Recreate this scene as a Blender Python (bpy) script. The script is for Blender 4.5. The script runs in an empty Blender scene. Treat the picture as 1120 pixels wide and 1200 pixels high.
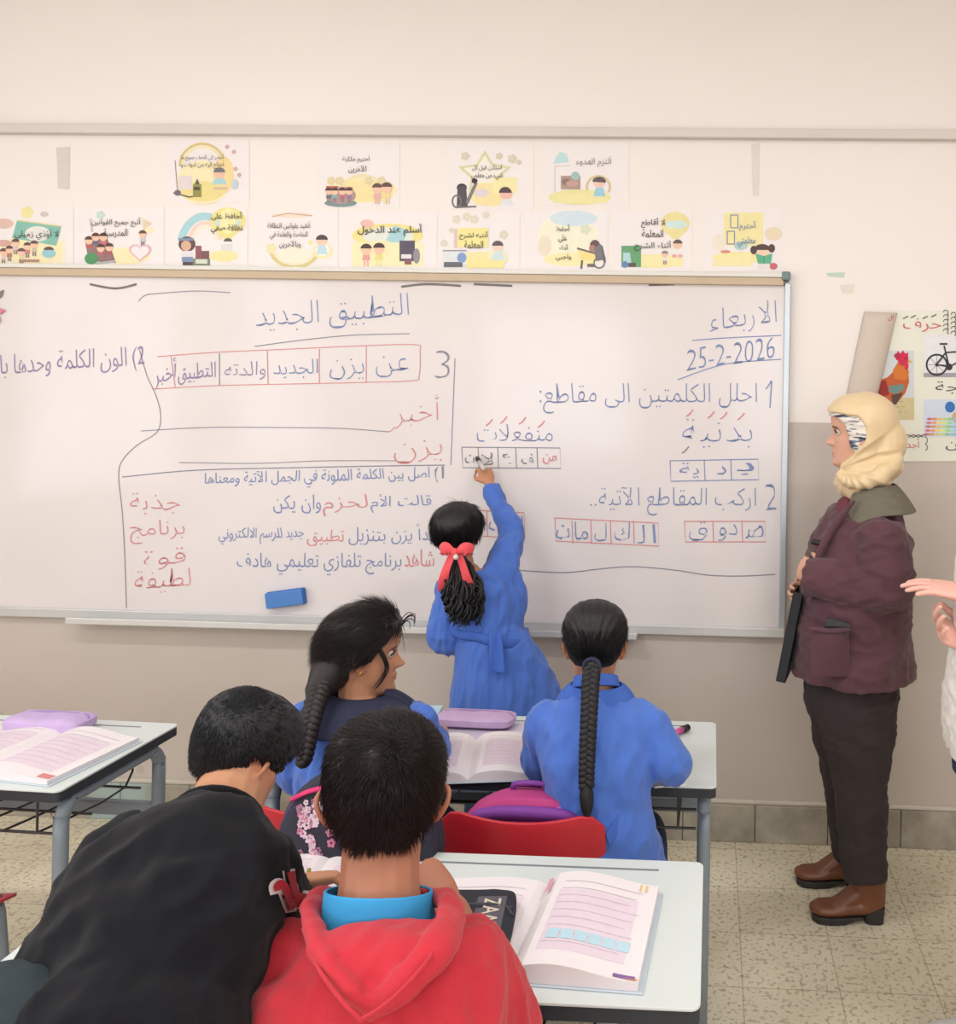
import bpy, bmesh, math, random
import numpy as np
from mathutils import Vector, Matrix, noise
random.seed(7)
S = bpy.context.scene
COL = S.collection
V = Vector

# ------------------------------------------------------------------ camera
CAM_H, FPX, X0, Y0 = 1.6, 1100.0, 792.0, 469.0
YAW, ROLL = math.radians(2.25), math.radians(1.04)
FW = V((-math.sin(YAW), math.cos(YAW), 0))
R0 = V((math.cos(YAW), math.sin(YAW), 0))
RT = R0*math.cos(ROLL) + V((0, 0, 1))*math.sin(ROLL)
UP = -R0*math.sin(ROLL) + V((0, 0, 1))*math.cos(ROLL)
cam_d = bpy.data.cameras.new('camera')
cam = bpy.data.objects.new('camera', cam_d)
COL.objects.link(cam)
cam.matrix_world = Matrix(((RT.x, UP.x, -FW.x, 0), (RT.y, UP.y, -FW.y, 0), (RT.z, UP.z, -FW.z, CAM_H), (0, 0, 0, 1)))
cam_d.sensor_fit = 'AUTO'; cam_d.sensor_width = 36
cam_d.lens = FPX/1200*36
cam_d.shift_x = (560-X0)/1200
cam_d.shift_y = (Y0-600)/1200
cam_d.clip_start = 0.02
S.camera = cam

D = 3.43                                   # the board wall stands at this y
def P(px, py, y):
    """the point of the room at depth y that a photo pixel looks at"""
    d = FW + RT*((px-X0)/FPX) - UP*((py-Y0)/FPX)
    t = y/d.y
    return V((0, 0, CAM_H)) + d*t
def PZ(px, py, z):
    d = FW + RT*((px-X0)/FPX) - UP*((py-Y0)/FPX)
    t = (z-CAM_H)/d.z
    return V((0, 0, CAM_H)) + d*t
def W(px, py, off=0.0):
    return P(px, py, D-off)

# ------------------------------------------------------------------ world, light, exposure
world = bpy.data.worlds.new('world'); S.world = world
world.use_nodes = True
bgn = world.node_tree.nodes['Background']
bgn.inputs[0].default_value = (0.80, 0.90, 1.0, 1)
bgn.inputs[1].default_value = 1.2
S.view_settings.view_transform = 'Standard'
S.view_settings.look = 'None'
S.view_settings.gamma = 1
S.view_settings.use_curve_mapping = False
S.view_settings.exposure = -0.06
S.cycles.use_denoising = True
S.cycles.max_bounces = 6
S.cycles.diffuse_bounces = 4
S.cycles.glossy_bounces = 3
S.cycles.caustics_reflective = False
S.cycles.caustics_refractive = False
S.cycles.sample_clamp_indirect = 6

XL, XR, YB, ZC = -3.75, 2.7, -3.6, 3.25      # room: left, right, rear, ceiling
def area(name, loc, rot, sx, sy, power, col, spread=math.pi):
    l = bpy.data.lights.new(name, 'AREA'); l.shape = 'RECTANGLE'; l.size = sx; l.size_y = sy
    l.energy = power; l.color = col; l.spread = spread
    o = bpy.data.objects.new(name, l); COL.objects.link(o); o.location = loc; o.rotation_euler = rot
    return o
# daylight through the windows of the left wall (x = XL) ; the unseen rear windows are added
WIN_L = [(-2.0, -0.5), (0.35, 1.85)]         # y spans in the left wall
WIN_R_ADDED = [(-2.6, -0.9), (0.2, 1.9)]           # x spans in the rear wall: unseen windows added for frontal light
WZ0, WZ1 = 1.0, 2.6
for y0, y1 in WIN_L:
    area('window_light', (XL-0.02, (y0+y1)/2, (WZ0+WZ1)/2), (0, -math.pi/2, 0), WZ1-WZ0, y1-y0, 25, (1.0, 0.965, 0.955))
for x0, x1 in WIN_R_ADDED:
    area('window_light', ((x0+x1)/2, YB-0.02, (WZ0+WZ1)/2), (math.pi/2, 0, 0), x1-x0, WZ1-WZ0, 42, (0.97, 0.975, 1.0))  # frontal light from the added rear windows
LAMPS = [(-1.7, -1.6), (0.9, -1.6), (-1.7, 1.1), (0.9, 1.1)]
for x, y in LAMPS:
    area('ceiling_lamp_light', (x, y, ZC-0.12), (0, 0, 0), 1.2, 0.16, 28, (1.0, 0.99, 0.985))

# ------------------------------------------------------------------ materials
def lin(c):
    return tuple(((x/255)/12.92 if x/255 <= 0.04045 else ((x/255+0.055)/1.055)**2.4) for x in c)
MATS = {}
def M(name, rgb, rough=.7, var=.05, scale=12, bump=0, bscale=150, sheen=0, metal=0, spec=.4, coat=0, stretch=None, attr=False, sss=0, detail=3):
    if name in MATS: return MATS[name]
    m = bpy.data.materials.new(name); MATS[name] = m; m.use_nodes = True
    nt = m.node_tree; n = nt.nodes; b = n['Principled BSDF']
    c = lin(rgb)
    b.inputs['Roughness'].default_value = rough
    b.inputs['Metallic'].default_value = metal
    b.inputs['Specular IOR Level'].default_value = spec
    b.inputs['Sheen Weight'].default_value = sheen
    b.inputs['Sheen Roughness'].default_value = .5
    b.inputs['Coat Weight'].default_value = coat
    if sss:
        b.inputs['Subsurface Weight'].default_value = sss
        b.inputs['Subsurface Radius'].default_value = (.012, .005, .003)
        b.inputs['Subsurface Scale'].default_value = 1
    tc = n.new('ShaderNodeTexCoord'); mp = n.new('ShaderNodeMapping')
    nt.links.new(tc.outputs['Object'], mp.inputs[0])
    if stretch: mp.inputs['Scale'].default_value = stretch
    nz = n.new('ShaderNodeTexNoise'); nz.inputs['Scale'].default_value = scale; nz.inputs['Detail'].default_value = detail
    nt.links.new(mp.outputs[0], nz.inputs['Vector'])
    mx = n.new('ShaderNodeMix'); mx.data_type = 'RGBA'
    mx.inputs['A'].default_value = (*[max(0, x*(1-var*2)) for x in c], 1)
    mx.inputs['B'].default_value = (*[min(1, x*(1+var*2)) for x in c], 1)
    nt.links.new(nz.outputs['Fac'], mx.inputs['Factor'])
    out = mx.outputs['Result']
    if attr:
        at = n.new('ShaderNodeAttribute'); at.attribute_name = 'tint'
        m2 = n.new('ShaderNodeMix'); m2.data_type = 'RGBA'; m2.blend_type = 'MULTIPLY'; m2.inputs['Factor'].default_value = 1
        nt.links.new(out, m2.inputs['A']); nt.links.new(at.outputs['Color'], m2.inputs['B'])
        out = m2.outputs['Result']
    nt.links.new(out, b.inputs['Base Color'])
    if bump:
        n2 = n.new('ShaderNodeTexNoise'); n2.inputs['Scale'].default_value = bscale; n2.inputs['Detail'].default_value = 2
        nt.links.new(mp.outputs[0], n2.inputs['Vector'])
        bp = n.new('ShaderNodeBump'); bp.inputs['Strength'].default_value = bump; bp.inputs['Distance'].default_value = .002
        nt.links.new(n2.outputs['Fac'], bp.inputs['Height']); nt.links.new(bp.outputs[0], b.inputs['Normal'])
    return m
def flat(rgb, rough=.8):
    return M('print_%d_%d_%d' % tuple(rgb), rgb, rough, var=.03, scale=40)

# ------------------------------------------------------------------ objects
def thing(name, label, cat, loc=(0, 0, 0), rotz=0, group=None):
    o = bpy.data.objects.new(name, None); COL.objects.link(o)
    o.empty_display_size = .1
    o.location = loc; o.rotation_euler = (0, 0, rotz)
    o['label'] = label; o['category'] = cat
    if group: o['group'] = group
    return o
def tag(o, label, cat, group=None):
    o['label'] = label; o['category'] = cat
    if group: o['group'] = group
    return o
def link(name, me, mat, parent=None, label=None):
    o = bpy.data.objects.new(name, me); COL.objects.link(o)
    if mat is not None and not me.materials:
        for m in (mat if isinstance(mat, (list, tuple)) else [mat]): me.materials.append(m)
    if parent is not None: o.parent = parent
    if label: o['label'] = label
    return o
def rel(me, base):
    """move a mesh made in room coordinates under an unrotated base"""
    me.transform(Matrix.Translation(-V(base)))
def pyobj(name, vs, fs, mat, parent=None, base=None, smooth=False, mi=None, label=None):
    me = bpy.data.meshes.new(name)
    me.from_pydata([tuple(v) for v in vs], [], fs)
    if base is not None: rel(me, base)
    if mi: me.polygons.foreach_set('material_index', mi)
    if smooth: me.shade_smooth()
    me.update()
    return link(name, me, mat, parent, label)
def bmobj(name, bm, mat, parent=None, base=None, smooth=False, label=None, bevel=0, seg=2):
    bmesh.ops.recalc_face_normals(bm, faces=bm.faces)
    me = bpy.data.meshes.new(name); bm.to_mesh(me); bm.free()
    if base is not None: rel(me, base)
    if smooth: me.shade_smooth()
    o = link(name, me, mat, parent, label)
    if bevel:
        md = o.modifiers.new('bevel', 'BEVEL'); md.width = bevel; md.segments = seg; md.limit_method = 'ANGLE'
    return o
def struct(o):
    o['kind'] = 'structure'; return o
def own_origin(o):
    """put a top-level mesh's origin at the middle of its underside"""
    me = o.data
    lo = V([min(v.co[i] for v in me.vertices) for i in range(3)]); hi = V([max(v.co[i] for v in me.vertices) for i in range(3)])
    c = V(((lo.x+hi.x)/2, (lo.y+hi.y)/2, lo.z))
    me.transform(Matrix.Translation(-c)); o.location = o.location + c
    return o
def dup(root, loc=None, rotz=None, label=None):
    r = root.copy(); COL.objects.link(r)
    if loc is not None: r.location = loc
    if rotz is not None: r.rotation_euler = (0, 0, rotz)
    if label: r['label'] = label
    for ch in list(root.children):
        c = ch.copy(); COL.objects.link(c); c.parent = r
        for g in list(ch.children):
            d = g.copy(); COL.objects.link(d); d.parent = c
    return r

def box(bm, lo, hi, mtx=None):
    x0, y0, z0 = lo; x1, y1, z1 = hi
    vs = [bm.verts.new(V(p) if mtx is None else mtx @ V(p)) for p in
          [(x0, y0, z0), (x1, y0, z0), (x1, y1, z0), (x0, y1, z0), (x0, y0, z1), (x1, y0, z1), (x1, y1, z1), (x0, y1, z1)]]
    for f in [(3, 2, 1, 0), (4, 5, 6, 7), (0, 1, 5, 4), (1, 2, 6, 5), (2, 3, 7, 6), (3, 0, 4, 7)]:
        bm.faces.new([vs[i] for i in f])
def crom(seq, k):
    """Catmull-Rom through a list of vectors or numbers"""
    n = len(seq)
    if n < 3 or k <= 1:
        out = []
        for i in range(n-1):
            for j in range(max(1, k)):
                t = j/max(1, k); out.append(seq[i]*(1-t)+seq[i+1]*t)
        out.append(seq[-1]); return out
    out = []
    for i in range(n-1):
        p0 = seq[max(i-1, 0)]; p1 = seq[i]; p2 = seq[i+1]; p3 = seq[min(i+2, n-1)]
        for j in range(k):
            t = j/k; t2 = t*t; t3 = t2*t
            out.append((p1*2 + (p2-p0)*t + (p0*2-p1*5+p2*4-p3)*t2 + (p1*3-p0-p2*3+p3)*t3)*.5)
    out.append(seq[-1])
    return out
def tube(bm, pts, rad, side=None, n=14, sub=4, cap='round', power=1.0):
    """a loft of ellipses along a smooth path; rad items are numbers or (half width along side, half depth)"""
    pts = [V(p) for p in pts]
    if isinstance(rad, tuple): rad = [rad]*len(pts)
    rad = [(r, r) if not isinstance(r, (tuple, list)) else r for r in rad] if isinstance(rad, list) else [(rad, rad)]*len(pts)
    path = crom(pts, sub)
    ra = [max(1e-4, x) for x in crom([float(r[0]) for r in rad], sub)]
    rb = [max(1e-4, x) for x in crom([float(r[1]) for r in rad], sub)]
    m = len(path)
    frames = []
    prev = None
    for i in range(m):
        t = (path[min(i+1, m-1)]-path[max(i-1, 0)]).normalized()
        if side is not None:
            s = V(side) if not callable(side) else V(side(i/(m-1)))
            s = (s - t*s.dot(t))
            if s.length < 1e-4: s = t.orthogonal()
        elif prev is None:
            s = t.orthogonal()
        else:
            s = prev - t*prev.dot(t)
            if s.length < 1e-5: s = t.orthogonal()
        s.normalize(); prev = s
        frames.append((path[i], t, s, t.cross(s)))
    rings = []
    if cap == 'round':
        p, t, s, u = frames[0]
        for a in (80, 50, 25):
            ar = math.radians(a); rings.append((p - t*min(ra[0], rb[0])*math.sin(ar), s, u, ra[0]*math.cos(ar), rb[0]*math.cos(ar)))
    for i, (p, t, s, u) in enumerate(frames): rings.append((p, s, u, ra[i], rb[i]))
    if cap == 'round':
        p, t, s, u = frames[-1]
        for a in (25, 50, 80):
            ar = math.radians(a); rings.append((p + t*min(ra[-1], rb[-1])*math.sin(ar), s, u, ra[-1]*math.cos(ar), rb[-1]*math.cos(ar)))
    prevv = None
    for p, s, u, a, b in rings:
        vs = []
        for k in range(n):
            th = 2*math.pi*k/n; c, sn = math.cos(th), math.sin(th)
            if power != 1.0:
                c = math.copysign(abs(c)**power, c); sn = math.copysign(abs(sn)**power, sn)
            vs.append(bm.verts.new(p + s*(a*c) + u*(b*sn)))
        if prevv:
            for k in range(n): bm.faces.new([prevv[k], prevv[(k+1) % n], vs[(k+1) % n], vs[k]])
        else: bm.faces.new(vs[::-1])
        prevv = vs
    bm.faces.new(prevv)
def tubeobj(name, pts, rad, mat, parent=None, base=None, **k):
    bm = bmesh.new(); label = k.pop('label', None); tube(bm, pts, rad, **k)
    return bmobj(name, bm, mat, parent, base, smooth=True, label=label)
def ball(bm, c, r, mtx=None, seg=16):
    mm = Matrix.Translation(V(c)) @ (mtx or Matrix.Identity(4)) @ Matrix.Diagonal((*((r, r, r) if not isinstance(r, (tuple, list)) else r), 1))
    bmesh.ops.create_uvsphere(bm, u_segments=seg, v_segments=seg//2+2, radius=1, matrix=mm)
def remesh(bm, voxel, smooth=3, name='m'):
    bmesh.ops.recalc_face_normals(bm, faces=bm.faces)
    me = bpy.data.meshes.new(name); bm.to_mesh(me); bm.free()
    o = bpy.data.objects.new('tmp', me); COL.objects.link(o)
    md = o.modifiers.new('r', 'REMESH'); md.mode = 'VOXEL'; md.voxel_size = voxel; md.use_smooth_shade = True
    if smooth:
        ms = o.modifiers.new('s', 'SMOOTH'); ms.factor = .5; ms.iterations = smooth
    dg = bpy.context.evaluated_depsgraph_get(); dg.update()
    out = bpy.data.meshes.new_from_object(o.evaluated_get(dg), depsgraph=dg)
    bpy.data.objects.remove(o); bpy.data.meshes.remove(me)
    out.name = name
    out.shade_smooth()
    return out
def verts_np(me):
    a = np.empty(len(me.vertices)*3, dtype=np.float64); me.vertices.foreach_get('co', a); return a.reshape(-1, 3)
def normals_np(me):
    a = np.empty(len(me.vertices)*3, dtype=np.float64); me.vertices.foreach_get('normal', a); return a.reshape(-1, 3)
def set_np(me, a):
    me.vertices.foreach_set('co', a.astype(np.float32).ravel()); me.update()
def folds(me, amp=.004, fx=(14, 14, 6), seed=0, amp2=.0015):
    """soft cloth folds: push the surface along its normals by ridged noise"""
    a = verts_np(me); nn = normals_np(me)
    o = V((seed*3.7, seed*1.3, seed*2.1)); d = np.empty(len(a))
    for i in range(len(a)):
        x, y, z = a[i]
        p = V((x*fx[0], y*fx[1], z*fx[2]))+o
        q = noise.noise(p)
        r = 1-abs(noise.noise(p*1.7+V((5, 1, 2))))*2
        d[i] = amp*(q*.8+(r-.5)*.6) + amp2*noise.noise(p*4.3)
    set_np(me, a+nn*d[:, None])

# ------------------------------------------------------------------ lettering
FORMS = {}
for ch, base_, n_ in [('ء',0xFE80,1),('آ',0xFE81,2),('أ',0xFE83,2),('ؤ',0xFE85,2),('إ',0xFE87,2),('ئ',0xFE89,4),('ا',0xFE8D,2),('ب',0xFE8F,4),('ة',0xFE93,2),('ت',0xFE95,4),('ث',0xFE99,4),('ج',0xFE9D,4),('ح',0xFEA1,4),('خ',0xFEA5,4),('د',0xFEA9,2),('ذ',0xFEAB,2),('ر',0xFEAD,2),('ز',0xFEAF,2),('س',0xFEB1,4),('ش',0xFEB5,4),('ص',0xFEB9,4),('ض',0xFEBD,4),('ط',0xFEC1,4),('ظ',0xFEC5,4),('ع',0xFEC9,4),('غ',0xFECD,4),('ف',0xFED1,4),('ق',0xFED5,4),('ك',0xFED9,4),('ل',0xFEDD,4),('م',0xFEE1,4),('ن',0xFEE5,4),('ه',0xFEE9,4),('و',0xFEED,2),('ى',0xFEEF,2),('ي',0xFEF1,4)]:
    FORMS[ch] = (base_, n_)
LA = {'آ': 0xFEF5, 'أ': 0xFEF7, 'إ': 0xFEF9, 'ا': 0xFEFB}
def shape(s):
    """joined Arabic letter forms in visual order; '~' joins without drawing"""
    out = []; i = 0; prev = False
    while i < len(s):
        c = s[i]
        if c == '~': prev = True; i += 1; continue
        if c not in FORMS: out.append(c); prev = False; i += 1; continue
        if c == 'ل' and i+1 < len(s) and s[i+1] in LA:
            out.append(chr(LA[s[i+1]]+(1 if prev else 0))); prev = False; i += 2; continue
        b, n = FORMS[c]
        nxt = i+1 < len(s) and n == 4 and (s[i+1] == '~' or (s[i+1] in FORMS and FORMS[s[i+1]][1] > 1))
        if n == 4: k = {(0, 0): 0, (1, 0): 1, (0, 1): 2, (1, 1): 3}[(int(prev), int(nxt))]
        else: k = 1 if (prev and n == 2) else 0
        out.append(chr(b+k)); prev = (n == 4); i += 1
    r = out[::-1]; res = []; j = 0
    while j < len(r):
        if r[j].isdigit() or r[j] in '.-':
            k = j
            while k < len(r) and (r[k].isdigit() or r[k] in '.-'): k += 1
            res += r[j:k][::-1]; j = k
        else: res.append({'(': ')', ')': '('}.get(r[j], r[j])); j += 1
    return ''.join(res)
ASP = {}
def glyphs(s, weight=0.0, raw=False):
    """flat lettering as (unit-box vertices, faces)"""
    c = bpy.data.curves.new('t', 'FONT'); c.body = s if raw else shape(s); c.size = 1; c.offset = max(0, weight); c.fill_mode = 'FRONT'; c.resolution_u = 4
    o = bpy.data.objects.new('t', c); COL.objects.link(o)
    dg = bpy.context.evaluated_depsgraph_get(); dg.update()
    me = bpy.data.meshes.new_from_object(o.evaluated_get(dg), depsgraph=dg)
    vs = [v.co.copy() for v in me.vertices]; fs = [tuple(p.vertices) for p in me.polygons]
    bpy.data.objects.remove(o); bpy.data.curves.remove(c); bpy.data.meshes.remove(me)
    if weight < 0:                             # thin the strokes: draw every outline point inwards
        key = {}; idx = [key.setdefault((round(v.x, 4), round(v.y, 4)), len(key)) for v in vs]
        P_ = [None]*len(key)
        for v, i in zip(vs, idx): P_[i] = V((v.x, v.y))
        F_ = [[idx[i] for i in f] for f in fs]; ed = {}
        for f in F_:
            ar = sum(P_[f[i]].x*P_[f[(i+1) % len(f)]].y-P_[f[(i+1) % len(f)]].x*P_[f[i]].y for i in range(len(f)))
            if ar < 0: f.reverse()
            for i in range(len(f)): e = (f[i], f[(i+1) % len(f)]); ed[e] = ed.get(e, 0)+1
        nr = [V((0, 0)) for _ in P_]
        for (i, j) in ed:
            if (j, i) not in ed and i != j:
                d = (P_[j]-P_[i]).normalized(); nr[i] += V((-d.y, d.x)); nr[j] += V((-d.y, d.x))
        Q_ = []
        for p, n in zip(P_, nr):
            l = n.length
            Q_.append(p if l < .2 else p+n*(-weight*min(2.2/l, 2/(l*l)*1.0 if l > .9 else 2.2/l)))
        vs = [V((q.x, q.y, 0)) for q in Q_]; fs = [tuple(f) for f in F_ if len(set(f)) > 2]
    lo = V((min(v.x for v in vs), min(v.y for v in vs))); hi = V((max(v.x for v in vs), max(v.y for v in vs)))
    ASP[s] = (max(.05, hi.x-lo.x), max(.05, hi.y-lo.y))
    return [((v.x-lo.x)/max(1e-6, hi.x-lo.x), (v.y-lo.y)/max(1e-6, hi.y-lo.y)) for v in vs], fs
def write(s, bx, mat, parent, base, tilt=0, off=.004, weight=-.018, wob=0.0, name='handwriting', seed=0, raw=False, label=None, split=False):
    """lettering fitted into a box of the wall (photo pixels x0, x1, y0, y1); tilt raises its right end"""
    x0, x1, y0, y1 = bx
    if weight is None:                     # thin the letters to a marker line about 1.8 pixels wide
        if s not in ASP: glyphs(s, 0, raw)
        em = min((y1-y0)/ASP[s][1], (x1-x0)/ASP[s][0])
        weight = max(-.028, min(0, -(.088*em-1.35)/2/em))
    uv, fs = glyphs(s, weight, raw)
    vs = []
    for u, v in uv:
        px = x0+u*(x1-x0); py = y1-v*(y1-y0)-tilt*(u-.5)
        if wob:
            px += wob*noise.noise(V((u*6+seed, v*2, seed*.7))); py += wob*noise.noise(V((u*5-seed, v*2, 9+seed)))
        vs.append(W(px, py, off))
    if not split: return pyobj(name, vs, fs, mat, parent, base, label=label)
    # one part per written word: cut where the gap is as wide as a space
    par = list(range(len(vs)))
    def find(i):
        while par[i] != i: par[i] = par[par[i]]; i = par[i]
        return i
    for f in fs:
        for k in f[1:]: par[find(k)] = find(f[0])
    grp = {}
    for f in fs: grp.setdefault(find(f[0]), []).append(f)
    iv = sorted((min(uv[i][0] for f in g for i in f), max(uv[i][0] for f in g for i in f), g) for g in grp.values())
    words = []
    for lo, hi, g in iv:
        if words and lo-words[-1][0] < .15/ASP[s][0]: words[-1][0] = max(words[-1][0], hi); words[-1][1] += g
        else: words.append([hi, list(g)])
    for hi, g in words:
        ids = sorted({i for f in g for i in f}); mp = {i: k for k, i in enumerate(ids)}
        pyobj(name, [vs[i] for i in ids], [tuple(mp[i] for i in f) for f in g], mat, parent, base, label=label)
def stroke(pts, wpx, mat, parent, base, off=.004, name='drawn_line', k=6, closed=False, label=None):
    """a marker stroke on the wall plane through photo pixels"""
    q = [V((a, b, 0)) for a, b in pts]
    if closed: q.append(q[0])
    q = crom(q, k) if k > 1 else q
    vs = []; fs = []
    for i, p in enumerate(q):
        t = (q[min(i+1, len(q)-1)]-q[max(i-1, 0)]).normalized(); n = V((-t.y, t.x, 0))*wpx/2
        vs += [W(p.x+n.x, p.y+n.y, off), W(p.x-n.x, p.y-n.y, off)]
        if i: fs.append((2*i-2, 2*i-1, 2*i+1, 2*i))
    return pyobj(name, vs, fs, mat, parent, base, label=label)
# ================================================================== the room
def floor_mat():
    m = bpy.data.materials.new('terrazzo_tiles'); m.use_nodes = True; nt = m.node_tree; n = nt.nodes; b = n['Principled BSDF']
    g = n.new('ShaderNodeNewGeometry'); mp = n.new('ShaderNodeMapping'); nt.links.new(g.outputs['Position'], mp.inputs[0])
    mp.inputs['Location'].default_value = (.154, .07, 0)
    vo = n.new('ShaderNodeTexVoronoi'); vo.inputs['Scale'].default_value = 70; vo.inputs['Randomness'].default_value = 1
    nt.links.new(g.outputs['Position'], vo.inputs['Vector'])
    nz = n.new('ShaderNodeTexNoise'); nz.inputs['Scale'].default_value = 75; nz.inputs['Detail'].default_value = 2; nt.links.new(g.outputs['Position'], nz.inputs['Vector'])
    r1 = n.new('ShaderNodeValToRGB'); r1.color_ramp.elements[0].position = .36; r1.color_ramp.elements[1].position = .45
    r1.color_ramp.elements[0].color = (*lin((194, 184, 160)), 1); r1.color_ramp.elements[1].color = (*lin((236, 227, 203)), 1)
    nt.links.new(nz.outputs['Fac'], r1.inputs[0])
    n3 = n.new('ShaderNodeTexNoise'); n3.inputs['Scale'].default_value = 3; n3.inputs['Detail'].default_value = 5; nt.links.new(g.outputs['Position'], n3.inputs['Vector'])
    mx = n.new('ShaderNodeMix'); mx.data_type = 'RGBA'; mx.blend_type = 'MULTIPLY'; mx.inputs['Factor'].default_value = 1
    r3 = n.new('ShaderNodeValToRGB'); r3.color_ramp.elements[0].color = (.78, .77, .74, 1); r3.color_ramp.elements[1].color = (1, 1, 1, 1)
    r3.color_ramp.elements[0].position = .3; r3.color_ramp.elements[1].position = .65
    nt.links.new(n3.outputs['Fac'], r3.inputs[0]); nt.links.new(r1.outputs[0], mx.inputs['A']); nt.links.new(r3.outputs[0], mx.inputs['B'])
    # larger dark chips
    r2 = n.new('ShaderNodeValToRGB'); r2.color_ramp.elements[0].position = .16; r2.color_ramp.elements[1].position = .24
    r2.color_ramp.elements[0].color = (.80, .77, .72, 1); r2.color_ramp.elements[1].color = (1, 1, 1, 1)
    v2 = n.new('ShaderNodeTexVoronoi'); v2.inputs['Scale'].default_value = 26; nt.links.new(g.outputs['Position'], v2.inputs['Vector'])
    nt.links.new(v2.outputs['Distance'], r2.inputs[0])
    m2 = n.new('ShaderNodeMix'); m2.data_type = 'RGBA'; m2.blend_type = 'MULTIPLY'; m2.inputs['Factor'].default_value = 1
    nt.links.new(mx.outputs['Result'], m2.inputs['A']); nt.links.new(r2.outputs[0], m2.inputs['B'])
    br = n.new('ShaderNodeTexBrick'); br.offset = 0; br.inputs['Scale'].default_value = 1
    br.inputs['Brick Width'].default_value = .264; br.inputs['Row Height'].default_value = .264; br.inputs['Mortar Size'].default_value = .0022; br.inputs['Mortar Smooth'].default_value = .4
    br.inputs['Color1'].default_value = (1, 1, 1, 1); br.inputs['Color2'].default_value = (.95, .95, .94, 1); br.inputs['Mortar'].default_value = (.66, .63, .58, 1)
    nt.links.new(mp.outputs[0], br.inputs['Vector'])
    m3 = n.new('ShaderNodeMix'); m3.data_type = 'RGBA'; m3.blend_type = 'MULTIPLY'; m3.inputs['Factor'].default_value = 1
    nt.links.new(m2.outputs['Result'], m3.inputs['A']); nt.links.new(br.outputs['Color'], m3.inputs['B'])
    nt.links.new(m3.outputs['Result'], b.inputs['Base Color'])
    b.inputs['Roughness'].default_value = .42; b.inputs['Specular IOR Level'].default_value = .35
    return m
def wall_mat(split=True):
    m = bpy.data.materials.new('painted_wall'); m.use_nodes = True; nt = m.node_tree; n = nt.nodes; b = n['Principled BSDF']
    g = n.new('ShaderNodeNewGeometry'); sx = n.new('ShaderNodeSeparateXYZ'); nt.links.new(g.outputs['Position'], sx.inputs[0])
    nz = n.new('ShaderNodeTexNoise'); nz.inputs['Scale'].default_value = 1.6; nz.inputs['Detail'].default_value = 6; nt.links.new(g.outputs['Position'], nz.inputs['Vector'])
    gt = n.new('ShaderNodeMath'); gt.operation = 'GREATER_THAN'; gt.inputs[1].default_value = 1.528; nt.links.new(sx.outputs['Z'], gt.inputs[0])
    def pair(a, c):
        mx = n.new('ShaderNodeMix'); mx.data_type = 'RGBA'; mx.inputs['A'].default_value = (*lin(a), 1); mx.inputs['B'].default_value = (*lin(c), 1)
        nt.links.new(nz.outputs['Fac'], mx.inputs['Factor']); return mx.outputs['Result']
    lowc = pair((188, 177, 169), (204, 194, 186)); hic = pair((233, 225, 221), (241, 234, 230))
    mx = n.new('ShaderNodeMix'); mx.data_type = 'RGBA'; nt.links.new(gt.outputs[0], mx.inputs['Factor'])
    nt.links.new(lowc, mx.inputs['A']); nt.links.new(hic, mx.inputs['B'])
    # a few scuffs
    v = n.new('ShaderNodeTexVoronoi'); v.inputs['Scale'].default_value = 3.2; nt.links.new(g.outputs['Position'], v.inputs['Vector'])
    r = n.new('ShaderNodeValToRGB'); r.color_ramp.elements[0].position = .03; r.color_ramp.elements[1].position = .06
    r.color_ramp.elements[0].color = (.88, .87, .86, 1); r.color_ramp.elements[1].color = (1, 1, 1, 1); nt.links.new(v.outputs['Distance'], r.inputs[0])
    m2 = n.new('ShaderNodeMix'); m2.data_type = 'RGBA'; m2.blend_type = 'MULTIPLY'; m2.inputs['Factor'].default_value = 1
    nt.links.new(mx.outputs['Result'], m2.inputs['A']); nt.links.new(r.outputs[0], m2.inputs['B'])
    nt.links.new(m2.outputs['Result'], b.inputs['Base Color'])
    b.inputs['Roughness'].default_value = .55; b.inputs['Specular IOR Level'].default_value = .3
    bp = n.new('ShaderNodeBump'); bp.inputs['Strength'].default_value = .12; bp.inputs['Distance'].default_value = .004
    n2 = n.new('ShaderNodeTexNoise'); n2.inputs['Scale'].default_value = 14; nt.links.new(g.outputs['Position'], n2.inputs['Vector'])
    nt.links.new(n2.outputs['Fac'], bp.inputs['Height']); nt.links.new(bp.outputs[0], b.inputs['Normal'])
    return m
MW = wall_mat(); MF = floor_mat()
MCEIL = M('ceiling_white', (236, 233, 228), .8, var=.01)
def slab(name, lo, hi, mat):
    bm = bmesh.new(); box(bm, lo, hi); return struct(bmobj(name, bm, mat))
def slab_holes(name, axis, pos, thick, a0, a1, holes, mat):
    """a wall with window openings: axis 'x' wall lies in the y-z plane, 'y' wall in the x-z plane"""
    bm = bmesh.new(); edges = [a0]
    def bx(u0, u1, z0, z1):
        if axis == 'x': box(bm, (min(pos, pos+thick), u0, z0), (max(pos, pos+thick), u1, z1))
        else: box(bm, (u0, min(pos, pos+thick), z0), (u1, max(pos, pos+thick), z1))
    u = a0
    for h0, h1 in holes:
        bx(u, h0, 0, ZC); bx(h0, h1, 0, WZ0); bx(h0, h1, WZ1, ZC); u = h1
    bx(u, a1, 0, ZC)
    return struct(bmobj(name, bm, mat))
slab('floor', (XL-.2, YB-.2, -.1), (XR+.2, D+.2, 0), MF)
slab('ceiling', (XL-.2, YB-.2, ZC), (XR+.2, D+.2, ZC+.1), MCEIL)
slab('wall_back', (XL-.2, D, 0), (XR+.2, D+.2, ZC), MW)
slab('wall_right', (XR, YB, 0), (XR+.2, D, ZC), MW)
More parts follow.
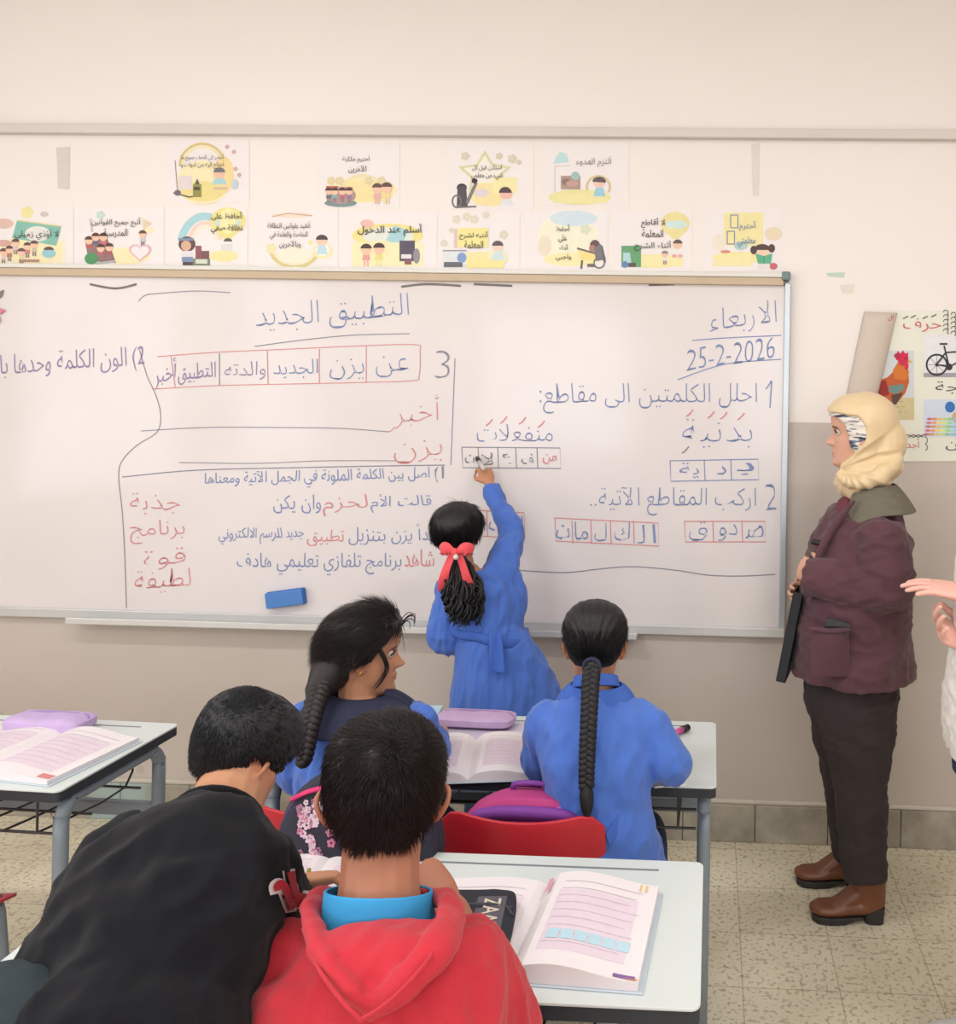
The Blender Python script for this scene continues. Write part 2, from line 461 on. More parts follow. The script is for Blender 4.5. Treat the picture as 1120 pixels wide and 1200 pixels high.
slab_holes('wall_left', 'x', XL, -.2, YB, D, WIN_L, MW)
slab_holes('wall_rear', 'y', YB, -.2, XL, XR, WIN_R_ADDED, MW)
MALU = M('aluminium', (196, 198, 198), .35, var=.03, metal=.85, spec=.5)
MWINF = M('white_window_frame', (225, 225, 222), .5, var=.02)
MGLASS = bpy.data.materials.new('window_glass'); MGLASS.use_nodes = True
_b = MGLASS.node_tree.nodes['Principled BSDF']; _b.inputs['Transmission Weight'].default_value = 1; _b.inputs['Roughness'].default_value = 0; _b.inputs['IOR'].default_value = 1.02
def window(k, axis, pos, a0, a1):
    bm = bmesh.new()
    def bx(u0, u1, z0, z1, t0=-.12, t1=-.07):
        if axis == 'x': box(bm, (pos+t0, u0, z0), (pos+t1, u1, z1))
        else: box(bm, (u0, pos+t0, z0), (u1, pos+t1, z1))
    w = .05
    bx(a0, a1, WZ0, WZ0+w); bx(a0, a1, WZ1-w, WZ1); bx(a0, a0+w, WZ0, WZ1); bx(a1-w, a1, WZ0, WZ1)
    mid = (a0+a1)/2; bx(mid-w/2, mid+w/2, WZ0, WZ1)
    return struct(bmobj('window_%d' % k, bm, MWINF))
kk = 1
for y0, y1 in WIN_L: window(kk, 'x', XL, y0, y1); kk += 1
for x0, x1 in WIN_R_ADDED: window(kk, 'y', YB, x0, x1); kk += 1  # frames of the added rear windows

# concrete skirting with tile joints, a ledge moulding above the posters
def skirt_mat():
    m = bpy.data.materials.new('concrete_skirting'); m.use_nodes = True; nt = m.node_tree; n = nt.nodes; b = n['Principled BSDF']
    g = n.new('ShaderNodeNewGeometry')
    nz = n.new('ShaderNodeTexNoise'); nz.inputs['Scale'].default_value = 9; nz.inputs['Detail'].default_value = 8; nt.links.new(g.outputs['Position'], nz.inputs['Vector'])
    r = n.new('ShaderNodeValToRGB'); r.color_ramp.elements[0].position = .3; r.color_ramp.elements[1].position = .7
    r.color_ramp.elements[0].color = (*lin((138, 131, 118)), 1); r.color_ramp.elements[1].color = (*lin((184, 176, 162)), 1); nt.links.new(nz.outputs['Fac'], r.inputs[0])
    # one stretch of it is smeared with pale blue paint
    sx = n.new('ShaderNodeSeparateXYZ'); nt.links.new(g.outputs['Position'], sx.inputs[0])
    a, c = W(110, 940).x, W(180, 940).x
    def sm(x, y, out): 
        q = n.new('ShaderNodeMapRange'); q.interpolation_type = 'SMOOTHSTEP'; q.inputs['From Min'].default_value = x; q.inputs['From Max'].default_value = y; nt.links.new(out, q.inputs[0]); return q.outputs[0]
    e1 = sm(a-.03, a+.03, sx.outputs['X']); e2 = sm(c+.06, c-.06, sx.outputs['X'])
    mu = n.new('ShaderNodeMath'); mu.operation = 'MULTIPLY'; nt.links.new(e1, mu.inputs[0]); nt.links.new(e2, mu.inputs[1])
    m3 = n.new('ShaderNodeMath'); m3.operation = 'MULTIPLY'; nt.links.new(mu.outputs[0], m3.inputs[0]); m3.inputs[1].default_value = .8
    mx = n.new('ShaderNodeMix'); mx.data_type = 'RGBA'; mx.inputs['B'].default_value = (*lin((160, 182, 182)), 1)
    nt.links.new(m3.outputs[0], mx.inputs['Factor']); nt.links.new(r.outputs[0], mx.inputs['A'])
    nt.links.new(mx.outputs['Result'], b.inputs['Base Color']); b.inputs['Roughness'].default_value = .7
    return m
SK = skirt_mat()
bm = bmesh.new(); x = XL; j = 0
while x < XR:
    x1 = min(x+.262, XR); box(bm, (x+.0012, D-.018, 0), (x1-.0012, D+.01, .135)); x = x1
struct(bmobj('baseboard_back', bm, SK, bevel=.003))
bm = bmesh.new(); box(bm, (XL, D-.010, .135), (XR, D+.01, .15))
struct(bmobj('trim_2', bm, M('pale_plaster_edge', (205, 197, 184), .7, var=.08, scale=6), bevel=.004))
zt = [W(560, q).z for q in (151, 162)]
bm = bmesh.new(); box(bm, (XL, D-.035, zt[1]), (XR, D+.01, zt[0]))
struct(bmobj('trim_1', bm, M('grey_ledge_paint', (214, 206, 201), .6, var=.04, scale=3), bevel=.004))
# ceiling lamps (outside the picture, they light the room)
lamp = None
for x, y in LAMPS:
    if lamp is None:
        lamp = thing('ceiling_lamp', 'long white batten lamp under the ceiling', 'lamp', (x, y, ZC), 0, 'batten lamps under the ceiling')
        bm = bmesh.new(); box(bm, (-.62, -.09, -.05), (.62, .09, 0)); bmobj('lamp_housing', bm, MWINF, lamp, bevel=.005)
        for s in (-.05, .05): tubeobj('lamp_tube', [(-.6, s, -.07), (.6, s, -.07)], .013, MWINF, lamp, sub=1)
    else: dup(lamp, (x, y, ZC))
# ================================================================== whiteboard
def board_mat():
    m = bpy.data.materials.new('whiteboard_enamel'); m.use_nodes = True; nt = m.node_tree; n = nt.nodes; b = n['Principled BSDF']
    tc = n.new('ShaderNodeNewGeometry')
    nz = n.new('ShaderNodeTexNoise'); nz.inputs['Scale'].default_value = 3; nz.inputs['Detail'].default_value = 6; nt.links.new(tc.outputs['Position'], nz.inputs['Vector'])
    mx = n.new('ShaderNodeMix'); mx.data_type = 'RGBA'; mx.inputs['A'].default_value = (*lin((219, 211, 211)), 1); mx.inputs['B'].default_value = (*lin((229, 223, 222)), 1)
    nt.links.new(nz.outputs['Fac'], mx.inputs['Factor']); nt.links.new(mx.outputs['Result'], b.inputs['Base Color'])
    b.inputs['Roughness'].default_value = .12; b.inputs['Specular IOR Level'].default_value = .28
    return m
bx0, bx1 = W(-330, 500).x, W(916, 500).x
bz1, bz0 = W(560, 331).z, W(560, 726).z
BB = V(((bx0+bx1)/2, D, bz0))
board = thing('whiteboard', 'long whiteboard covered in blue and red Arabic handwriting, fixed to the wall under the posters', 'whiteboard', BB)
bm = bmesh.new(); box(bm, (bx0, D-.016, bz0), (bx1, D-.001, bz1)); bmobj('writing_surface', bm, board_mat(), board, BB)
BO = .0175
MBF = M('board_frame_grey', (186, 194, 200), .35, var=.03, metal=.5)
for s, xx in (('a', bx0-.022), ('b', bx1)):
    bm = bmesh.new(); box(bm, (xx, D-.026, bz0-.005), (xx+.022, D-.001, bz1+.01)); bmobj('side_frame', bm, MBF, board, BB, bevel=.003)
zt0, zt1, zt2 = W(560, 331).z, W(560, 322).z, W(560, 317).z
bm = bmesh.new(); box(bm, (bx0, D-.034, zt0), (bx1-.005, D-.001, zt1)); bmobj('top_strip', bm, M('tan_strip', (196, 176, 150), .5, var=.04), board, BB, bevel=.003, label='tan strip along the top of the board')
bm = bmesh.new(); box(bm, (bx0, D-.040, zt1), (bx1, D-.001, zt2)); bmobj('top_rail', bm, M('white_rail', (222, 220, 214), .4, var=.02), board, BB, bevel=.003)
c = W(920, 325)
bm = bmesh.new(); box(bm, (c.x-.016, D-.044, c.z-.016), (c.x+.016, D-.001, c.z+.016)); bmobj('corner_cap', bm, M('teal_grey_cap', (112, 132, 134), .5), board, BB, bevel=.006, label='grey green plastic corner cap')
bm = bmesh.new(); box(bm, (bx0, D-.030, bz0-.030), (bx1+.02, D-.001, bz0+.004)); bmobj('bottom_frame', bm, M('white_alu', (206, 206, 206), .35, var=.03, metal=.3), board, BB, bevel=.003)
t0, t1 = W(95, 730).x, W(748, 730).x
bm = bmesh.new(); box(bm, (t0, D-.085, bz0-.036), (t1, D-.030, bz0-.026)); box(bm, (t0, D-.089, bz0-.036), (t1, D-.083, bz0-.014)); bmobj('pen_tray', bm, M('tray_alu', (214, 213, 212), .35, var=.03, metal=.3), board, BB, bevel=.002)

INK_B = M('blue_ink', (124, 140, 186), .5, var=.12, scale=60)
INK_P = M('violet_ink', (146, 132, 172), .5, var=.12, scale=60)
INK_R = M('red_ink', (212, 134, 138), .5, var=.12, scale=60)
INK_K = M('grey_ink', (136, 136, 150), .5, var=.15, scale=60)
INKS = {'b': INK_B, 'p': INK_P, 'r': INK_R, 'k': INK_K}
INKN = {'b': 'blue', 'p': 'violet', 'r': 'red', 'k': 'grey'}
TXT = [  # text, box x0 x1 y0 y1, ink, tilt
 ('التطبيق الجديد', (300, 478, 350, 386), 'b', 14), ('3', (510, 527, 411, 443), 'k', 0),
 ('عن', (440, 478, 418, 443), 'b', 0), ('يزن', (386, 426, 420, 445), 'b', 0), ('الجديد', (321, 372, 421, 443), 'b', 2),
 ('والدته', (263, 311, 424, 446), 'p', 2), ('التطبيق', (208, 252, 426, 450), 'p', 4), ('أخبر', (181, 206, 422, 452), 'p', 8),
 ('أخبر', (462, 515, 464, 500), 'r', 4), ('يزن', (461, 518, 517, 542), 'r', 4),
 ('1)', (509, 519, 546, 566), 'k', 0), ('اصل بين الكلمة الملونة في الجمل الآتية ومعناها', (240, 503, 550, 571), 'b', 7),
 ('قالت الأم', (434, 505, 578, 600), 'b', 2), ('لحزم', (378, 430, 580, 604), 'r', 2), ('وان يكن', (320, 376, 580, 602), 'b', 0),
 ('بدأ يزن بتنزيل', (408, 507, 613, 638), 'b', 0), ('تطبيق', (360, 403, 620, 640), 'r', 0), ('جديد للرسم الالكتروني', (257, 356, 618, 638), 'b', 2),
 ('شاهد', (473, 509, 644, 664), 'r', 0), ('برنامج تلفازي تعليمي هادف', (278, 470, 648, 674), 'b', 0),
 ('جذبة', (152, 211, 578, 602), 'r', 0), ('برنامج', (152, 216, 609, 637), 'r', 2), ('قوة', (168, 217, 643, 667), 'r', 4), ('لطيفة', (158, 223, 667, 694), 'r', 4),
 ('2) الون الكلمة وحدها بال', (-14, 169, 410, 440), 'p', 12),
 ('الاربعاء', (832, 909, 356, 390), 'b', 10), ('25-2-2026', (805, 908, 402, 427), 'b', 15),
 ('احلل الكلمتين الى مقاطع:', (632, 887, 449, 484), 'b', 0),
 ('منفعلات', (558, 647, 497, 518), 'b', 0), ('بدنية', (800, 881, 491, 524), 'b', 0),
 ('2', (897, 910, 567, 598), 'b', 0), ('اركب المقاطع الآتية..', (692, 885, 571, 604), 'b', 0),
 ('ية', (796, 819, 542, 560), 'b', 0), ('د', (840, 850, 545, 556), 'b', 0), ('ب~', (862, 884, 543, 557), 'b', 0),
 ('ت', (545, 556, 533, 543), 'k', 0), ('لا', (564, 578, 530, 545), 'k', 0), ('ع', (588, 600, 532, 544), 'k', 0), ('ف', (611, 625, 532, 544), 'k', 0), ('من', (636, 652, 532, 544), 'r', 0),
 ('ق', (807, 828, 612, 634), 'b', 0), ('دو', (842, 864, 614, 634), 'b', 0), ('ص~', (874, 894, 616, 632), 'b', 0),
 ('ت', (652, 667, 615, 632), 'b', 0), ('ما', (674, 689, 612, 632), 'b', 0), ('ل', (697, 711, 613, 634), 'b', 0), ('ك', (720, 738, 612, 634), 'b', 0), ('ال~', (747, 768, 615, 637), 'b', 0),
 ('ت', (573, 590, 606, 622), 'b', 0), ('ال~', (596, 613, 604, 626), 'b', 0)]
for i, (s, bx, ink, tl) in enumerate(TXT):
    write(s, bx, INKS[ink], board, BB, tilt=tl, off=BO, weight=None, wob=1.6, seed=i*1.37, split=True, label='%s marker handwriting' % INKN[ink])
# vowel marks over the two example words
for q in [(808, 484, 'r'), (868, 488, 'r'), (848, 487, 'r'), (833, 486, 'r'), (573, 495, 'r'), (612, 493, 'r'), (590, 492, 'r'), (634, 497, 'r'), (803, 527, 'k')]:
    stroke([(q[0]-4, q[1]+4), (q[0], q[1]+1), (q[0]+4, q[1]-4)], 1.6, INKS[q[2]], board, BB, BO, name='vowel_mark')
stroke([(897, 456), (901, 451), (904, 447), (903, 462), (902, 478)], 1.4, INK_B, board, BB, BO, name='handwriting', label='blue marker handwriting')
LN = [ # points, ink, width
 ([(298, 406), (350, 399), (410, 393), (480, 391)], 'k', 1.3),
 ([(178, 456), (250, 452), (340, 450), (430, 448), (484, 446), (491, 440), (492, 412), (487, 404), (430, 405), (340, 409), (250, 413), (184, 418)], 'r', 1.2),
 ([(257, 414), (257, 451)], 'k', 1.3), ([(313, 411), (314, 450)], 'r', 1.2), ([(374, 409), (374, 449)], 'r', 1.2), ([(429, 406), (429, 448)], 'r', 1.2), ([(200, 417), (205, 454)], 'r', 1.1),
 ([(165, 505), (240, 501), (330, 501), (400, 502), (455, 506)], 'k', 1.2), ([(462, 500), (458, 505), (452, 506)], 'r', 1.2),
 ([(210, 542), (300, 543), (380, 540), (464, 540)], 'k', 1.1), ([(143, 559), (230, 551), (350, 548), (450, 546), (521, 545)], 'k', 1.5),
 ([(162, 353), (170, 346), (185, 344), (230, 341), (270, 343)], 'k', 1.2),
 ([(163, 409), (172, 440), (182, 462), (188, 485), (184, 506), (160, 522), (143, 540), (139, 558), (143, 600), (146, 650), (148, 712)], 'k', 1.2),
 ([(533, 420), (531, 470), (528, 545)], 'p', 1.2),
 ([(811, 399), (850, 396), (915, 393)], 'b', 1.4), ([(794, 445), (830, 432), (860, 425), (915, 421)], 'b', 1.4),
 ([(603, 668), (660, 671), (700, 667), (740, 664), (790, 668), (830, 674), (870, 675), (908, 673)], 'k', 1.4)]
for p, ink, w in LN: stroke(p, w*.8, INKS[ink], board, BB, BO)
def cells(x0, y0, x1, y1, divs, ink, tilt=0):
    """a row of letter boxes drawn with the marker"""
    o = stroke([(x0, y0), (x1, y0+tilt), (x1+1, y1+tilt), (x0+1, y1), (x0, y0)], 1.1, INKS[ink], board, BB, BO, name='letter_boxes', k=1, label='row of %s letter boxes' % INKN[ink])
    for d in divs: stroke([(d, y0+tilt*.5), (d+1, y1+tilt*.5)], 1.0, INKS[ink], board, BB, BO, k=1)
cells(541, 524, 656, 548, (560, 583, 604, 629), 'k', 1)
cells(785, 540, 888, 564, (825, 856), 'b', -2)
cells(802, 611, 896, 635, (835, 869), 'r', 0)
cells(650, 607, 771, 634, (670, 692, 715, 742), 'r', 6)
cells(559, 598, 614, 628, (570, 592), 'r', 3)
# smear of old ink below the top strip
for q in [((105, 333), (135, 338), (160, 333)), ((470, 336), (500, 333), (540, 335)), ((555, 333), (600, 335)), ((760, 334), (790, 333))]:
    stroke(list(q), 2.6, M('ink_smear', (120, 112, 110), .6, var=.2, scale=50), board, BB, BO, name='ink_smear')

# blue felt eraser stuck to the board
ec = W(337, 700, .016)
er = thing('board_eraser', 'blue felt eraser stuck to the lower part of the whiteboard', 'eraser', ec)
er.rotation_euler = (0, math.radians(-9), 0)
bm = bmesh.new(); box(bm, (-.072, -.026, -.030), (.072, 0, .030)); bmobj('felt_block', bm, M('blue_felt', (66, 116, 186), .9, var=.08, scale=60, bump=.5, bscale=300), er, bevel=.006)
bm = bmesh.new(); box(bm, (-.070, -.032, -.028), (.070, -.026, .028)); bmobj('grip_back', bm, M('blue_plastic', (78, 128, 196), .5, var=.03), er, bevel=.003)

# pink paper flower at the board's left
fc = W(-8, 366, BO)
fl = thing('paper_flower', 'pink paper flower with grey leaf stuck on the left side of the whiteboard', 'decoration', fc)
for a in range(6):
    an = a*math.pi/3+.15; bm = bmesh.new()
    q = [V((math.cos(an+d)*r, 0, math.sin(an+d)*r)) for r, d in ((.008, -.4), (.03, -.42), (.052, 0), (.03, .42), (.008, .4))]
    vs = [bm.verts.new(p+V((0, -.003-.010*p.length*5 if i in (1, 2, 3) else -.003, 0))) for i, p in enumerate(q)]; bm.faces.new(vs)
    r = bmesh.ops.extrude_face_region(bm, geom=bm.faces[:]); bmesh.ops.translate(bm, verts=[e for e in r['geom'] if isinstance(e, bmesh.types.BMVert)], vec=(0, -.0015, 0))
    bmobj('petal', bm, M('pink_paper', (214, 122, 146), .7, var=.1, scale=40), fl)
bm = bmesh.new(); ball(bm, (0, -.006, 0), (.010, .005, .010)); bmobj('flower_center', bm, M('cream_paper', (224, 200, 150), .7), fl, smooth=True)
bm = bmesh.new(); q = [V((.0, -.002, .03)), V((.035, -.003, .06)), V((.04, -.003, .085)), V((.01, -.002, .07))]
bm.faces.new([bm.verts.new(p) for p in q]); r = bmesh.ops.extrude_face_region(bm, geom=bm.faces[:]); bmesh.ops.translate(bm, verts=[e for e in r['geom'] if isinstance(e, bmesh.types.BMVert)], vec=(0, .0015, 0))
bmobj('leaf', bm, M('grey_leaf', (132, 124, 120), .7), fl)
# ================================================================== paper posters on the wall
class Art:
    """flat coloured shapes in photo pixels of the wall plane, one mesh"""
    def __init__(s, off): s.v = []; s.f = []; s.m = []; s.cols = []; s.off = off; s.k = 0
    def col(s, c):
        c = tuple(c)
        if c not in s.cols: s.cols.append(c)
        return s.cols.index(c)
    def poly(s, pts, c):
        b = len(s.v); s.k += 1
        s.v += [W(x, y, s.off+s.k*.00004) for x, y in pts]; s.f.append(tuple(range(b, b+len(pts)))); s.m.append(s.col(c))
    def strip(s, A, B, c):
        s.k += 1; b = len(s.v); n = len(A)
        s.v += [W(x, y, s.off+s.k*.00004) for x, y in A]+[W(x, y, s.off+s.k*.00004) for x, y in B]
        for i in range(n-1): s.f.append((b+i, b+i+1, b+n+i+1, b+n+i)); s.m.append(s.col(c))
    def disc(s, x, y, rx, ry, c, a0=0, a1=360, n=18):
        s.poly([(x+rx*math.cos(math.radians(a0+(a1-a0)*i/n)), y-ry*math.sin(math.radians(a0+(a1-a0)*i/n))) for i in range(n if a1-a0 == 360 else n+1)], c)
    def arc(s, x, y, rx, ry, w, c, a0=0, a1=180, n=20):
        A = []; B = []
        for i in range(n+1):
            a = math.radians(a0+(a1-a0)*i/n); A.append((x+rx*math.cos(a), y-ry*math.sin(a))); B.append((x+(rx-w)*math.cos(a), y-(ry-w)*math.sin(a)))
        s.strip(A, B, c)
    def line(s, pts, w, c):
        A = []; B = []; q = [V((a, b)) for a, b in pts]
        for i, p in enumerate(q):
            t = (q[min(i+1, len(q)-1)]-q[max(i-1, 0)]).normalized(); n = V((-t.y, t.x))*w/2
            A.append(tuple(p+n)); B.append(tuple(p-n))
        s.strip(A, B, c)
    def rect(s, x0, y0, x1, y1, c): s.poly([(x0, y0), (x1, y0), (x1, y1), (x0, y1)], c)
    def kid(s, x, y, h, shirt, hair=(92, 70, 66), legs=None, skin=(236, 196, 172)):
        """a small generic cartoon child standing at x, y (feet)"""
        r = h*.24
        s.poly([(x-r*.8, y-h*.28), (x+r*.8, y-h*.28), (x+r*.55, y-h*.58), (x-r*.55, y-h*.58)], shirt)
        s.rect(x-r*.5, y-h*.28, x-r*.1, y, legs or (150, 128, 130)); s.rect(x+r*.1, y-h*.28, x+r*.5, y, legs or (150, 128, 130))
        s.disc(x, y-h*.74, r, r, skin); s.disc(x, y-h*.78, r*1.08, r*1.0, hair, 5, 175)
    def flower(s, x, y, r, c):
        for i in range(5): s.disc(x+r*.6*math.cos(i*1.257), y+r*.6*math.sin(i*1.257), r*.5, r*.5, c, n=8)
    def build(s, name, parent, base, label=None):
        return pyobj(name, s.v, s.f, [flat(c) for c in s.cols], parent, base, mi=s.m, label=label)
PAPER = M('poster_paper', (236, 230, 230), .65, var=.02, scale=5)
YEL = (232, 216, 150); PYEL = (238, 228, 186); BRN = (92, 74, 70); TEAL = (136, 190, 176); SKY = (170, 210, 216); PNK = (222, 160, 164); GRN = (88, 150, 104)
DK = (70, 62, 66)
INKD = M('print_black', (74, 66, 70), .7, var=.1, scale=60)
INKL = M('print_grey', (120, 110, 116), .7, var=.1, scale=60)
INKBL = M('print_blue', (104, 136, 184), .7, var=.08, scale=60)
def poster(label, x0, x1, y0, y1, text, art, ink=None, weight=.0, skew=0):
    off0 = .0015
    c = W((x0+x1)/2, y1)
    t = thing('poster', label, 'poster', c, 0, 'paper rule posters above the whiteboard')
    bm = bmesh.new(); q = [(x0, y1), (x1, y1+skew*.5), (x1, y0+skew), (x0, y0)]
    f = [bm.verts.new(W(*p, off0)) for p in q]; b = [bm.verts.new(W(*p, .0002)) for p in q]
    bm.faces.new(f); bm.faces.new(b[::-1])
    for i in range(4): bm.faces.new([f[i], b[i], b[(i+1) % 4], f[(i+1) % 4]])
    bmobj('paper_sheet', bm, PAPER, t, c)
    a = Art(off0+.0003); art(a); a.build('illustration', t, c)
    for s, bx in text: write(s, bx, ink or INKD, t, c, off=.0065, weight=weight, name='printed_text', wob=.3)
    return t
def a1(a):
    a.disc(238, 214, 32, 26, PYEL); a.arc(237, 195, 28, 28, 3, (214, 196, 128)); a.arc(237, 195, 24, 24, 2.5, (236, 224, 180)); a.disc(262, 205, 12, 22, (238, 214, 160))
    a.disc(237, 224, 26, 12, YEL); a.disc(257, 203, 6.5, 6.5, (232, 190, 168)); a.disc(257, 202, 7, 6, (120, 120, 124), 0, 180); a.poly([(248, 216), (266, 216), (262, 209), (252, 209)], SKY)
    a.rect(209, 206, 225, 222, (224, 214, 214)); a.line([(205, 188), (208, 224)], 1, (140, 130, 130)); a.line([(203, 226), (222, 231), (232, 229)], 1.6, (90, 90, 96)); a.disc(208, 226, 4, 3.5, (120, 112, 124))
    a.rect(226, 216, 236, 231, (150, 146, 88)); a.poly([(228, 216), (234, 216), (231, 209)], (96, 96, 84)); a.rect(227, 219, 234, 223, (90, 86, 70))
    for x, y in ((266, 172), (274, 178), (276, 198), (280, 205)): a.flower(x, y, 2.5, (206, 176, 168))
    a.rect(250, 219, 266, 222, (214, 190, 160)); a.disc(275, 216, 4, 6, (196, 206, 214))
poster('paper poster with a yellow rainbow arch and paint pots, upper row leftmost', 197, 292, 165, 238,
       [('أحضر الى الصف جميع ما', (212, 262, 180, 189)), ('أحتاج اليه من أدوات و', (212, 262, 188, 198))], a1, INKD, -.004, -2)
def a2(a):
    a.disc(424, 223, 42, 15, PYEL); a.rect(398, 212, 452, 236, (238, 222, 168)); a.arc(424, 224, 26, 20, 4, (232, 220, 180))
    for x in (388, 398, 432, 447): a.flower(x, 212, 5, (224, 208, 170))
    a.disc(399, 238, 19, 4.5, (128, 150, 150)); a.disc(400, 229, 17, 10, (176, 150, 150)); a.rect(382, 218, 396, 222, (184, 110, 100)); a.rect(400, 219, 413, 222, (190, 140, 120))
    for x, cc in ((385, (110, 120, 124)), (392, (130, 180, 184)), (401, (190, 110, 116)), (409, (150, 126, 160))): a.kid(x, 237, 17, cc, (92, 70, 72))
    a.kid(442, 239, 24, (226, 176, 170), (110, 86, 80), (226, 180, 176)); a.kid(453, 239, 25, (232, 212, 160), (110, 86, 80), (230, 214, 170))
poster('paper poster with a yellow tray and two standing children, upper row second', 370, 468, 168, 242,
       [('أحترم ملكية', (401, 433, 182, 191)), ('الآخرين', (408, 429, 194, 203))], a2, INKD, 0, 2)
def a3(a):
    pts = []
    for i in range(10):
        r = 1.0 if i % 2 == 0 else .52; an = math.radians(90+36*i); pts.append((568+33*r*math.cos(an), 204-28*r*math.sin(an)))
    a.poly(pts, (214, 212, 170)); a.poly([(568+(x-568)*.8, 204+(y-204)*.8) for x, y in pts], (238, 234, 226))
    a.disc(575, 228, 26, 14, (240, 226, 176)); a.rect(556, 214, 590, 240, (238, 222, 170)); a.rect(578, 208, 606, 226, (240, 230, 176)); a.disc(564, 226, 9, 5, (222, 208, 212))
    a.disc(541, 220, 6, 5, DK); a.poly([(536, 218), (546, 218), (548, 242), (535, 242)], (92, 88, 92)); a.line([(547, 238), (558, 214)], 4, (132, 128, 130)); a.disc(556, 212, 3.5, 3, DK); a.arc(535, 236, 6, 8, 2, (120, 116, 120), 0, 359); a.line([(534, 243), (558, 242)], 2, (120, 116, 118))
    a.disc(593, 227, 7.5, 7, (232, 186, 172)); a.disc(592, 226, 7.5, 7, (92, 78, 80), 0, 180); a.poly([(586, 241), (602, 241), (598, 233), (589, 233)], (222, 226, 232))
    for x, y, r in ((545, 183, 5), (585, 183, 4), (600, 186, 5), (608, 190, 3)): a.flower(x, y, r, (216, 206, 190))
poster('paper poster with a large star and a dark-haired schoolgirl, upper row third', 528, 625, 168, 245,
       [('أستأذن قبل كل', (553, 588, 192, 200)), ('شيء من معلمي', (552, 589, 202, 211))], a3, INKD, 0, 2)
def a4(a):
    a.disc(679, 231, 37, 9, (230, 222, 160)); a.rect(648, 226, 712, 238, (234, 226, 170)); a.poly([(648, 192), (666, 190), (664, 180), (656, 178)], (190, 220, 222)); a.disc(658, 188, 8, 8, (188, 222, 224), 0, 180)
    a.line([(650, 194), (650, 226)], 1, (210, 200, 196)); a.line([(668, 194), (650, 195)], 1, (210, 200, 196))
    a.rect(657, 206, 680, 222, (176, 152, 144)); a.disc(663, 213, 5, 4, (140, 124, 118)); a.disc(674, 206, 5, 5, (160, 190, 190)); a.disc(670, 215, 7, 3.5, (200, 160, 150))
    a.arc(701, 219, 15, 14, 3, (214, 196, 160), -30, 200); a.disc(702, 214, 7, 6, (234, 198, 184)); a.disc(702, 213, 8, 6, (104, 92, 92), -10, 180); a.poly([(695, 230), (709, 230), (707, 220), (698, 220)], (160, 206, 222))
poster('faded paper poster with tent and a child in blue, upper row rightmost', 640, 737, 168, 240,
       [('ألتزم الهدوء', (675, 716, 183, 196))], a4, INKL, -.006, 0)
def b1(a):
    a.rect(0, 282, 76, 310, (238, 228, 200)); a.disc(38, 292, 36, 18, PYEL); a.flower(32, 249, 7, (234, 226, 160)); a.disc(4, 262, 12, 6, (220, 190, 176)); a.disc(4, 285, 10, 4, (210, 168, 160)); a.disc(52, 251, 5, 3, (206, 196, 192))
    a.poly([(20, 258), (72, 265), (66, 288), (14, 279)], TEAL); a.disc(44, 274, 15, 9, (228, 226, 220)); a.line([(20, 258), (72, 265)], 1.5, (230, 214, 160))
    for x, y, cc in ((4, 309, (226, 200, 200)), (11, 306, (176, 130, 116)), (18, 298, (220, 190, 190)), (32, 302, (210, 130, 140)), (40, 300, (200, 190, 170)), (25, 309, (220, 210, 170))): a.kid(x, y, 18, cc, (112, 86, 84))
    a.disc(57, 297, 8, 5, (150, 200, 210)); a.disc(57, 293, 6, 4, (110, 86, 84), 0, 180); a.rect(22, 304, 46, 307, (176, 140, 128))
poster('paper poster with a tilted teal board above children, lower row leftmost', -6, 86, 243, 312, [('لا أؤذي زميلي', (17, 68, 268, 281))], b1, INKD, 0, 0)
def b2(a):
    a.disc(148, 300, 28, 10, PYEL); a.flower(118, 252, 5, (196, 216, 212)); a.line([(106, 256), (108, 272)], 3, (200, 196, 200)); a.poly([(167, 256), (178, 262), (168, 270)], (226, 206, 176)); a.disc(175, 270, 6, 3, (238, 230, 190))
    a.poly([(99, 280), (114, 276), (126, 280), (136, 308), (104, 306)], (150, 116, 118)); a.disc(107, 303, 8, 7, GRN)
    for x, y, cc in ((104, 296, (190, 104, 96)), (112, 292, (110, 106, 140)), (121, 292, (206, 116, 128)), (118, 305, (180, 110, 116)), (128, 304, (170, 100, 104))): a.kid(x, y, 19, cc, (98, 66, 66))
    a.line([(112, 309), (135, 306)], 2.5, (176, 184, 180)); a.kid(167, 288, 18, (196, 200, 214), (110, 88, 84))
    H = []
    for i in range(25):
        t = i/24*2*math.pi; H.append((164+.82*16*math.sin(t)**3, 295-.72*(13*math.cos(t)-5*math.cos(2*t)-2*math.cos(3*t)-math.cos(4*t))))
    a.poly(H[:-1], (226, 184, 194)); a.poly([(164+(x-164)*.78, 296+(y-296)*.78) for x, y in H[:-1]], (236, 228, 230))
poster('paper poster with a pink heart outline and children in red, lower row second', 88, 192, 243, 312, [('أتبع جميع القوانين', (107, 164, 255, 266)), ('المدرسية', (121, 149, 268, 279))], b2, INKD, .004)
